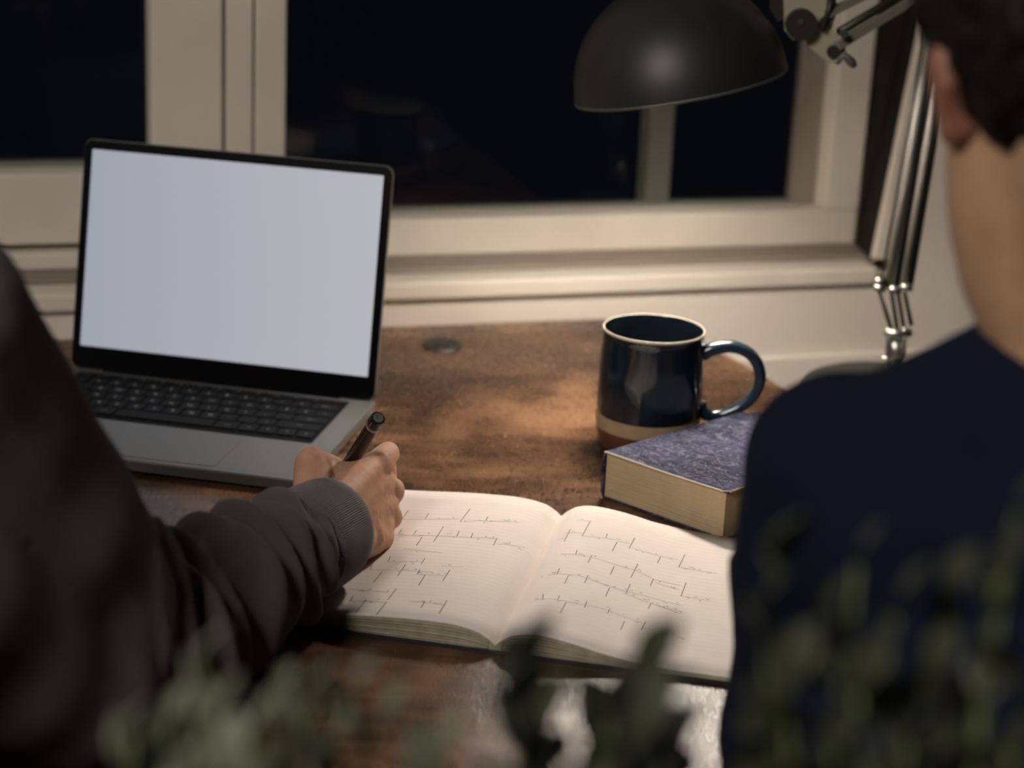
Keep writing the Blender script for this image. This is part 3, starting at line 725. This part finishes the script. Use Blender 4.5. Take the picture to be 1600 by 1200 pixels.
b_cap(bm, wr + V((-.008, .01, .0)), Mmcp + V((-.018, -.006, 0)), .022, .013)
mc = (wr + Imcp + Mmcp + Rmcp + Pmcp) / 5
for A_, B_ in ((Imcp, Mmcp), (Mmcp, Rmcp), (Rmcp, Pmcp)):
    mid_ = (A_ + B_) / 2; b_cap(bm, wr.lerp(mid_, .25), mid_.lerp(wr, .10) + V((.0022, 0, 0)), .0200, .0128)
b_cap(bm, at_y(572, 838, 1.41), at_y(592, 838, 1.432), .0150, .0125)
hand1 = remesh(bm, .0013, 18)
bm = bmesh.new(); bm.from_mesh(hand1)
def finger(m, p, d, t, r):
    b_cap(bm, m, p, r[0], r[1]); b_cap(bm, p, d, r[1], r[2]); b_cap(bm, d, t, r[2], r[3])
finger(Imcp, Ipip, Idip, Itip, (.0110, .0098, .0083, .0072))
finger(Mmcp, Mpip, Mdip, Mtip, (.0110, .0096, .0084, .0075))
finger(Rmcp, Rpip, Rdip, Rtip, (.0105, .0090, .0080, .0070))
finger(Pmcp, Ppip, Pdip, Ptip, (.0100, .0082, .0070, .0062))
Tcmc, Tmcp, Tip_, Ttip = at_y(488, 782, 1.392), at_y(489, 728, 1.415), at_y(520, 733, 1.452), at_y(540, 762, 1.472)
b_cap(bm, wr + V((-.012, 0, .002)), Tmcp, .0190, .0142); b_cap(bm, Tmcp, Tip_, .0138, .0105); b_cap(bm, Tip_, Ttip, .0105, .0085)
b_cap(bm, Tmcp.lerp(wr, .25) + V((.006, .01, -.002)), Imcp.lerp(wr, .22), .0125, .0120)    # web of the thumb
b_cap(bm, at_y(510, 750, 1.42), at_y(562, 742, 1.44), .0120, .0110)
# knuckle bumps
for c, r in ((Imcp, .0112), (Mmcp, .0112), (Rmcp, .0103), (Pmcp, .0098)): b_sphere(bm, c + V((.0035, -.001, .001)), r, seg=16)
b_sphere(bm, Tmcp + V((-.001, 0, .002)), .0132, seg=16)
for A_, B_ in ((Imcp, Mmcp), (Mmcp, Rmcp), (Rmcp, Pmcp)): b_cap(bm, A_, B_, .0104, .0104)
for A_, B_ in ((Ipip, Mmcp), (Mpip, Rmcp)): b_cap(bm, A_.lerp(B_, .35), B_, .0075, .0085)
hand = remesh(bm, .0011, 14)
bpy.data.meshes.remove(hand1)
def skin_relief(c, n):
    return .0004 * noise.noise(c * 90) + .00022 * noise.noise(c * 260)
displace(hand, skin_relief)
# --- the rest of the body
def head_parts(bm, c, R, s=1.0):
    """R: 3x3 rotation, local +y = face forward, +z = up, +x = right"""
    f = lambda x, y, z: c + R @ V((x * s, y * s, z * s))
    b_sphere(bm, f(0, -.012, .025), (.074 * s, .092 * s, .088 * s), R, 28)
    b_sphere(bm, f(0, .030, -.025), (.058 * s, .060 * s, .078 * s), R, 24)
    b_cap(bm, f(0, .045, -.082), f(0, .062, -.086), .030 * s, .018 * s)
    b_cap(bm, f(-.045, .0, -.055), f(-.012, .06, -.09), .022 * s, .014 * s); b_cap(bm, f(.045, .0, -.055), f(.012, .06, -.09), .022 * s, .014 * s)
    b_cap(bm, f(0, .086, .012), f(0, .108, -.022), .008 * s, .0125 * s)
    b_cap(bm, f(-.013, .092, -.026), f(.013, .092, -.026), .007 * s, .007 * s)
    b_cap(bm, f(-.035, .075, .022), f(-.01, .088, .022), .009 * s, .009 * s); b_cap(bm, f(.035, .075, .022), f(.01, .088, .022), .009 * s, .009 * s)
    b_cap(bm, f(-.02, .084, -.052), f(.02, .084, -.052), .008 * s, .008 * s)
def ear_parts(bm, c, R, sgn, s=1.0):
    f = lambda x, y, z: c + R @ V((sgn * x * s, y * s, z * s))
    pts = [f(.074, .012, .008), f(.084, -.006, .026), (f(.088, -.022, .020)), f(.086, -.024, .0), f(.080, -.012, -.020), f(.077, .0, -.034), f(.074, .010, -.026)]
    chain(bm, pts, [.0045, .0045, .0048, .0046, .0050, .0062, .0045])
    b_cap(bm, f(.073, .002, -.004), f(.078, -.014, .006), .010 * s, .006 * s)
    b_cap(bm, f(.072, .0, -.02), f(.078, -.012, -.004), .008 * s, .005 * s)
def eyes(c, R, parent, off, s=1.0):
    for sg in (-1, 1):
        p = c + R @ V((sg * .031 * s, .077 * s, .010 * s)) - off
        bm = bmesh.new(); b_sphere(bm, p, .0125, seg=16); e = finish('eye', bm, 'eye_white', parent, smooth=True)
        bm = bmesh.new(); b_sphere(bm, p + R @ V((0, .0085, 0)), .0055, seg=12); finish('iris', bm, 'iris', e, smooth=True)
    bm = bmesh.new(); a = [c + R @ V((x, .0915 - abs(x) * .35, -.052)) - off for x in (-.02, -.008, 0, .008, .02)]; tube(bm, a, [.002, .0042, .0036, .0042, .002], 8); finish('mouth', bm, 'lip', parent, smooth=True)
hcA = V((-.452, 1.045, .515)); RA = (Matrix.Rotation(math.radians(-18), 3, 'Z') @ Matrix.Rotation(math.radians(-32), 3, 'X'))
neckA = V((-.478, .935, .385)); chestA = V((-.475, .830, .17)); pelA = V((-.48, .66, -.20))
shL = V((-.64, .925, .290)); elL = V((-.70, 1.03, .045)); wrL = V((-.56, 1.22, .04))
bm = bmesh.new()
head_parts(bm, hcA, RA); ear_parts(bm, hcA, RA, 1); ear_parts(bm, hcA, RA, -1)
b_cap(bm, hcA + RA @ V((0, -.03, -.05)), neckA, .052, .056); b_cap(bm, neckA, chestA, .06, .11)
b_cap(bm, chestA, pelA, .11, .115); b_cap(bm, sho, shL, .045, .045)
chain(bm, [shL, elL, wrL], [.045, .036, .024]); chain(bm, [sho, elb, fore_in], [.045, .037, .034])
# left hand flat on the desk
b_cap(bm, wrL, wrL + V((.045, .06, -.016)), .022, .016)
for k in range(4):
    b0 = wrL + V((.045 + .012 * k - .01, .075 - .008 * k, -.020)); b_cap(bm, b0, b0 + V((.03, .035, -.003)), .0085, .0075); b_cap(bm, b0 + V((.03, .035, -.003)), b0 + V((.05, .045, -.009)), .0075, .0065)
b_cap(bm, wrL + V((.03, .02, -.01)), wrL + V((.07, .02, -.018)), .011, .0085)
# legs
for sg in (-1, 1):
    hip = pelA + V((sg * .09, .02, -.03)); kn = V((pelA.x + sg * .12, pelA.y + .44, -.27)); an = V((kn.x, kn.y + .02, -.66))
    chain(bm, [hip, kn, an], [.085, .055, .038]); b_cap(bm, an + V((0, 0, -.035)), an + V((0, .14, -.055)), .034, .026)
body = remesh(bm, .0065, 4)
bj = join_meshes([body, hand]); shift(bj, -OA)
bodyA = link('body', bj, 'skin', pA, smooth=True)
eyes(hcA, RA, pA, OA)
# hair
def hair(c, R, off, parent, m='hair_dark', voxel=.004, extra=()):
    bm = bmesh.new()
    for a_, b_, r_ in extra: b_cap(bm, a_, b_, r_, r_)
    f = lambda x, y, z: c + R @ V((x, y, z))
    b_sphere(bm, f(0, -.020, .038), (.085, .098, .092), R, 28)
    b_sphere(bm, f(0, -.050, .018), (.070, .064, .062), R, 24)
    b_cap(bm, f(-.068, .020, .045), f(-.072, .012, .018), .014, .008); b_cap(bm, f(.068, .020, .045), f(.072, .012, .018), .014, .008)
    b_cap(bm, f(-.03, .05, .088), f(.035, .05, .086), .026, .024)
    me = remesh(bm, voxel, 5)
    displace(me, lambda p, n: .006 * noise.noise(p * 38) + .0035 * noise.noise(p * 110) )
    shift(me, -off); return link('hair', me, m, parent, smooth=True)
hair(hcA, RA, OA, pA)
# sweatshirt
bm = bmesh.new()
sdir = (elb - sho).normalized(); fdir = (cuff - elb).normalized()
b_cap(bm, sho + V((-.03, -.03, -.01)), sho, .078, .070)
chain(bm, [sho, sho.lerp(elb, .5), elb.lerp(sho, .12)], [.069, .063, .060])
b_sphere(bm, elb, .061)
chain(bm, [elb, elb.lerp(cuff, .45), cuff.lerp(elb, .27)], [.059, .052, .043])
b_cap(bm, elb + V((-.02, -.06, -.0)), sho + V((-.06, -.09, -.05)), .055, .078)             # loose cloth under the arm
chain(bm, [shL, elL, wrL - (wrL - elL) * .15], [.075, .060, .045])
b_cap(bm, sho + V((-.04, -.05, .0)), shL, .070, .074)
b_cap(bm, neckA + V((0, -.03, -.055)), chestA, .085, .150); b_cap(bm, chestA + V((.03, -.02, -.02)), pelA + V((0, 0, .02)), .150, .140)
b_cap(bm, chestA + V((-.03, -.02, -.02)), pelA + V((0, 0, .02)), .140, .140)
b_sphere(bm, neckA + V((0, -.075, -.03)), (.10, .05, .04))                               # folded hood
sw = remesh(bm, .0036, 14)
creaseP = at_z(285, 850, .11)
def folds(c, n):
    d = 0.0
    t = (c - elb).dot(fdir); L = (cuff - elb).length
    near = (c - elb - fdir * t).length
    if -.06 < t < L + .02 and near < .10 and c.x > -.36:
        ang = (c - elb - fdir * t).normalized(); up = ang.dot(V((0, 0, 1))); sd = ang.dot(fdir.cross(V((0, 0, 1))))
        ph = t * 190 + sd * 3.0 + up * 1.6 + 4.2 * noise.noise(c * 15)
        k = max(0, min(1, (t + .05) / .05)) * max(0, min(1, (L + .01 - t) / .03)) 
        s = .5 + .5 * math.sin(ph)
        amp = .0120 * (.5 + .8 * noise.noise(c * 9 + V((3, 1, 7))) + .35)
        d += k * amp * (s ** 1.4 - .45)
        ph2 = t * 90 - sd * 3.0 + 1.3 + 2 * noise.noise(c * 10 + V((9, 2, 2)))
        d += k * .0035 * math.sin(ph2)
    tu = (c - elb).dot(-sdir); nu = (c - elb + sdir * tu).length
    if tu > 0 and nu < .13 and c.x > -.46:
        ang = (c - elb + sdir * tu).normalized(); sd = ang.dot(V((1, 0, 0)))
        k = min(1, tu / .05) * max(0, 1 - tu / .36)
        d += k * (.0030 * math.sin(tu * 42 + sd * 3.0 + 2 * noise.noise(c * 5)) + .0014 * math.sin(tu * 80 - sd * 2 + 3 * noise.noise(c * 5 + V((5, 5, 5)))))
    d += .003 * noise.noise(c * 16) + .004 * noise.noise(c * 6)
    return d
displace(sw, folds); shift(sw, -OA)
# keep the cloth above the desk top
for v in sw.vertices:
    p = v.co + OA
    if p.z < .0035 and p.y > .96 and (V((p.x, p.y)) - V((0, 1.05))).dot(n2) > -.005: v.co.z = .0035 - OA.z
swo = link('sweatshirt', sw, 'sweat_grey', pA, smooth=True)
# ribbed cuff
def ribbed_cuff(a, b, r0, r1, off, parent, nr=150, flat=1.0):
    ax = (b - a).normalized(); L = (b - a).length; bm = bmesh.new()
    u = V((0, 0, 1)); u = (u - ax * u.dot(ax)).normalized(); v = ax.cross(u); rings = []
    secs = [(-.06, -.006), (.05, .0), (.25, .0012), (.5, .0010), (.75, .0008), (.93, .0010), (1.0, .0002), (1.0, -.0022), (.9, -.0038), (.5, -.0045)]
    for t, dr in secs:
        ring = []
        for i in range(nr * 2):
            an = PI * i / nr; rib = .00045 if i % 2 else -.00045
            if t >= .93 and dr > -.001: rib = 0
            r = r0 + (r1 - r0) * t + dr + rib
            ring.append(bm.verts.new(a + ax * (L * t) + u * (r * math.cos(an)) + v * (r * .94 * math.sin(an)) - off))
        rings.append(ring)
    for p, q in zip(rings, rings[1:]):
        n = nr * 2
        for i in range(n): bm.faces.new((p[i], p[(i + 1) % n], q[(i + 1) % n], q[i]))
    return finish('cuff', bm, 'cuff_grey', parent, smooth=False)
cdir = (wr - cuff.lerp(elb, .3)).normalized()
ca = cuff - fdir * .046; cb = cuff + fdir * .004 
ribbed_cuff(ca, cb, .0412, .0385, OA, swo)
ribbed_cuff(wrL - (wrL - elL).normalized() * .045, wrL - (wrL - elL).normalized() * .01, .040, .034, OA, swo, 60)
def trousers_shoes(pel, parent, off, dy=.44):
    bm = bmesh.new(); b_cap(bm, pel + V((-.06, 0, .0)), pel + V((.06, 0, 0)), .125, .125)
    fr = []
    for sg in (-1, 1):
        hip = pel + V((sg * .09, .02, -.03)); kn = V((pel.x + sg * .12, pel.y + dy, -.27)); an = V((kn.x, kn.y + .02, -.64))
        chain(bm, [hip, kn, an], [.10, .072, .058]); fr.append(an)
    me = remesh(bm, .008, 6); displace(me, lambda p, n: .004 * noise.noise(p * 14)); shift(me, -off); link('trousers', me, 'trouser', parent, smooth=True)
    for an in fr:
        bm = bmesh.new(); b_cap(bm, an + V((0, -.02, -.055)), an + V((0, .15, -.072)), .045, .034); b_sphere(bm, an + V((0, .06, -.085)), (.045, .13, .02))
        me = remesh(bm, .006, 4)
        for v in me.vertices: v.co.z = max(v.co.z, -H + .001)
        shift(me, -off); link('shoe', me, 'shoe', parent, smooth=True)
trousers_shoes(pelA, pA, OA)
def stool(x, y, top, label):
    t = thing('stool', (x, y, -H), label, 'stool', group='stools the two people sit on')
    zt = top + H
    bm = bmesh.new(); lathe(bm, [(0, zt - .035), (.165, zt - .035), (.175, zt - .028), (.175, zt - .008), (.168, zt), (0, zt)], 40); finish('seat', bm, 'stool_wood', t)
    for k in range(4):
        a = PI / 4 + PI / 2 * k; bm = bmesh.new(); tube(bm, [(.17 * math.cos(a), .17 * math.sin(a), .001), (.12 * math.cos(a), .12 * math.sin(a), zt - .0355)], .014, 10); finish('leg', bm, 'stool_wood', t)
    return t
stool(pelA.x, pelA.y, pelA.z - .135, 'round wooden stool beneath the person in grey')

# ================================================================ RIGHT PERSON
OB = V((.35, .82, -H))
pB = thing('person', OB, 'person in a navy T-shirt seen from behind at right, short dark hair', 'person')
def B(px, py, y): return at_y(px, py, y)
hcB = B(1728, 128, .95); RB = (Matrix.Rotation(math.radians(3), 3, 'Z') @ Matrix.Rotation(math.radians(-14), 3, 'X') @ Matrix.Rotation(math.radians(-4), 3, 'Y'))
nkB = B(1745, 470, .93); shLB = B(1325, 738, .985); elLB = B(1262, 1330, 1.03); wrLB = elLB + V((.17, .05, -.10))
chB = V((nkB.x + .01, .88, .12)); peB = V((nkB.x + .02, .80, -.20)); shRB = V((nkB.x + .17, .90, .25)); elRB = shRB + V((.06, .06, -.27)); wrRB = elRB + V((-.12, .14, -.08))
bm = bmesh.new()
head_parts(bm, hcB, RB); ear_parts(bm, hcB, RB, 1)
b_cap(bm, hcB + RB @ V((0, -.035, -.035)), nkB, .055, .058)
chain(bm, [B(1644, 175, .958), B(1646, 235, .955), B(1654, 320, .95), B(1676, 400, .945), B(1728, 490, .93)], [.048, .052, .054, .056, .058])
b_cap(bm, nkB, chB, .055, .09); b_cap(bm, chB, peB, .09, .10)
b_cap(bm, shLB, shRB, .04, .04); chain(bm, [shLB, elLB, wrLB], [.042, .036, .024]); chain(bm, [shRB, elRB, wrRB], [.042, .036, .024])
for wv_, dx in ((wrLB, .05), (wrRB, -.05)):
    b_cap(bm, wv_, wv_ + V((dx, .05, -.01)), .02, .018)
    for k in range(4): 
        s0 = wv_ + V((dx * 1.1, .05 + (k - 1.5) * .012, -.012)); s1 = s0 + V((dx * .8, .02, -.006)); b_cap(bm, s0, s1, .008, .0072); b_cap(bm, s1, s1 + V((dx * .3, .004, -.02)), .0072, .006)
    b_cap(bm, wv_ + V((dx * .4, .02, 0)), wv_ + V((dx * .9, .075, .0)), .010, .008)
for sg in (-1, 1):
    hip = peB + V((sg * .09, .02, -.03)); kn = V((peB.x + sg * .12, peB.y + .42, -.27)); an = V((kn.x, kn.y + .02, -.66))
    chain(bm, [hip, kn, an], [.085, .055, .038]); b_cap(bm, an + V((0, 0, -.035)), an + V((0, .14, -.055)), .034, .026)
bB = remesh(bm, .0060, 4)
bm = bmesh.new(); ec = hcB + RB @ V((-.077, -.004, -.002)); ear_parts(bm, ec + RB @ V((.052, .003, .002)), RB, -1, .64); b_sphere(bm, hcB + RB @ V((-.066, .0, -.005)), (.013, .018, .024), RB, 16); b_cap(bm, ec + RB @ V((.004, .0, -.018)), ec + RB @ V((.0, -.006, .012)), .008, .011)
earB = remesh(bm, .0016, 5)
for p_ in earB.polygons: p_.material_index = 1
bj = join_meshes([bB, earB]); shift(bj, -OB); link('body', bj, ['skin_tan', 'skin_ear'], pB, smooth=True)
eyes(hcB, RB, pB, OB)
hair(hcB, RB, OB, pB, extra=((B(1478, -60, .955), B(1482, 16, .955), .020), (B(1560, 40, .945), B(1600, 130, .94), .022)))
bm = bmesh.new()
b_cap(bm, shLB, shLB.lerp(elLB, .5), .056, .056); chain(bm, [shLB.lerp(elLB, .5), elLB], [.056, .054])
b_cap(bm, shLB + V((.012, -.01, .0)), nkB + V((0, -.01, -.050)), .056, .062); b_cap(bm, shRB, nkB + V((0, -.01, -.055)), .060, .066)
chain(bm, [shRB, shRB.lerp(elRB, .9)], [.058, .054])
b_cap(bm, nkB + V((.0, -.015, -.075)), chB, .070, .135)
b_cap(bm, shLB + V((.05, -.03, -.02)), shRB + V((-.05, -.03, -.02)), .085, .085)
b_cap(bm, chB + V((-.05, 0, .0)), peB + V((-.03, 0, 0)), .115, .130); b_cap(bm, chB + V((.05, 0, 0)), peB + V((.03, 0, 0)), .115, .130)
ts = remesh(bm, .0045, 12)
displace(ts, lambda c, n: .004 * noise.noise(c * 7) + .0028 * math.sin(c.z * 60 + c.x * 30 + 4 * noise.noise(c * 6)) * (1 if c.z < .2 else .3))
shift(ts, -OB); link('t_shirt', ts, 'shirt_navy', pB, smooth=True)
trousers_shoes(peB, pB, OB, .42)
stool(peB.x, peB.y, peB.z - .135, 'round wooden stool beneath the person in navy')

# ================================================================ FOREGROUND PLANTS on a narrow console
con = thing('console_table', (.0, .51, -H), 'narrow dark console table in the foreground holding the potted plants', 'table')
bm = bmesh.new(); box(bm, -.30, .22, -.075, .075, H - .025, H); finish('table_top', bm, 'console_wood', con, bevel=.003)
for x in (-.28, .20):
    for y in (-.06, .06):
        bm = bmesh.new(); box(bm, x - .014, x + .014, y - .012, y + .012, .001, H - .0255); finish('leg', bm, 'console_wood', con)
def leaf_mesh(name, L, Wd, m, curl=.25):
    bm = bmesh.new(); n = 8; rows_ = []
    for i in range(n + 1):
        t = i / n; wd = Wd / 2 * (math.sin(PI * min(1, t * .92 + .06)) ** .75)
        z = curl * L * (t * t) * -.5; rows_.append([bm.verts.new((sx_ * wd, L * t, z + abs(sx_) * wd * .25 + .0006)) for sx_ in (-1, -.5, 0, .5, 1)] + [bm.verts.new((sx_ * wd, L * t, z + abs(sx_) * wd * .25 - .0006)) for sx_ in (-1, -.5, 0, .5, 1)])
    for a, b in zip(rows_, rows_[1:]):
        for k in range(4):
            bm.faces.new((a[k], a[k + 1], b[k + 1], b[k])); bm.faces.new((a[5 + k], b[5 + k], b[6 + k], a[6 + k]))
        bm.faces.new((a[0], b[0], b[5], a[5])); bm.faces.new((a[4], a[9], b[9], b[4]))
    bmesh.ops.recalc_face_normals(bm, faces=bm.faces)
    me = bpy.data.meshes.new(name); bm.to_mesh(me); bm.free(); me.materials.append(MATS[m])
    for p in me.polygons: p.use_smooth = True
    return me
def plant(base, label, tips, lm, rnd, leaves_per, up_only=False, spread=.018, scale=(.8, 1.3)):
    t = thing('potted_plant', base, label, 'plant')
    bm = bmesh.new(); lathe(bm, [(0, .001), (.034, .001), (.046, .075), (.050, .076), (.050, .090), (.045, .090), (.043, .076), (0, .076)], 32); finish('pot', bm, 'terracotta', t)
    bm = bmesh.new(); lathe(bm, [(0, .0765), (.0425, .0765), (.042, .081), (0, .083)], 24); finish('soil', bm, 'soil', t)
    for (tp, nl) in tips:
        tp = V(tp) - V(base); b0 = V((rnd.uniform(-.018, .018), rnd.uniform(-.018, .018), .078)); mid = b0.lerp(tp, .55) + V((rnd.uniform(-.01, .01), rnd.uniform(-.01, .01), .02))
        path = catmull([b0, mid, tp], 8); n = len(path)
        bm = bmesh.new(); tube(bm, path, [.0026 * (1 - .6 * i / (n - 1)) for i in range(n)], 8); st = finish('stem', bm, 'stem_green', t, smooth=True)
        for k in range(nl):
            f = 1 - (k / nl) * .40; p = path[int(f * (n - 1))]
            o = bpy.data.objects.new('leaf', lm); COL.objects.link(o); o.parent = st
            az = k * 2.4 + rnd.uniform(-.4, .4); el = rnd.uniform(-.1, .9) if k > 1 else 1.25
            d = V((math.cos(az) * math.cos(el), math.sin(az) * math.cos(el), math.sin(el)))
            q = d.to_track_quat('Y', 'Z'); s = rnd.uniform(*scale) * .92
            o.matrix_local = Matrix.Translation(p) @ q.to_matrix().to_4x4() @ Matrix.Rotation(rnd.uniform(-.6, .6), 4, 'Y') @ Matrix.Diagonal((s, s, s, 1))
    return t
rnd = random.Random(11)
lp = leaf_mesh('pale_leaf', .0175, .0125, 'leaf_pale'); ld = leaf_mesh('dark_leaf', .020, .0160, 'leaf_dark')
YPL = .56
tipsA = [(at_y(x, y, YPL + dy), n) for x, y, dy, n in ((320, 1045, .02, 9), (345, 1110, -.01, 10), (430, 1100, .03, 9), (490, 1105, .0, 10), (550, 1090, .03, 8), (600, 1130, .02, 8), (205, 1150, .0, 10), (260, 1140, .02, 9), (390, 1160, -.02, 9), (690, 1180, .02, 7), (520, 1170, .02, 9), (300, 1190, .01, 9), (450, 1195, .03, 9))]
plant((-.105, .52, 0), 'potted plant with pale grey-green oval leaves at lower left', tipsA, lp, rnd, 7)
tipsB = [(at_y(x, y, YPL + dy), n) for x, y, dy, n in ((815, 1045, .03, 9), (795, 1110, .02, 9), (830, 1160, .01, 9), (1000, 1075, .03, 10), (1035, 1120, .02, 10), (955, 1120, .01, 10), (990, 1165, .0, 10), (1040, 1190, .0, 9))]
plant((.012, .525, 0), 'potted plant with dark green leaves in front of the notebook', tipsB, ld, rnd, 7, scale=(1.05, 1.5))
tipsC = [(at_y(x, y, YPL + dy), n) for x, y, dy, n in ((1215, 880, .03, 8), (1190, 960, .02, 8), (1290, 960, .03, 8), (1340, 880, .03, 6), (1400, 960, .02, 8), (1480, 930, .03, 7), (1560, 900, .0, 7), (1230, 1070, .0, 8), (1340, 1080, .0, 8), (1450, 1060, .01, 8), (1540, 1080, .02, 8), (1180, 1150, .02, 7), (1300, 1170, .0, 7), (1420, 1160, .0, 7), (1580, 1170, .0, 7), (1590, 800, .02, 5))]
plant((.130, .52, 0), 'bushy potted plant with dark leaves in front of the navy shirt', tipsC, ld, rnd, 8, scale=(.8, 1.2))
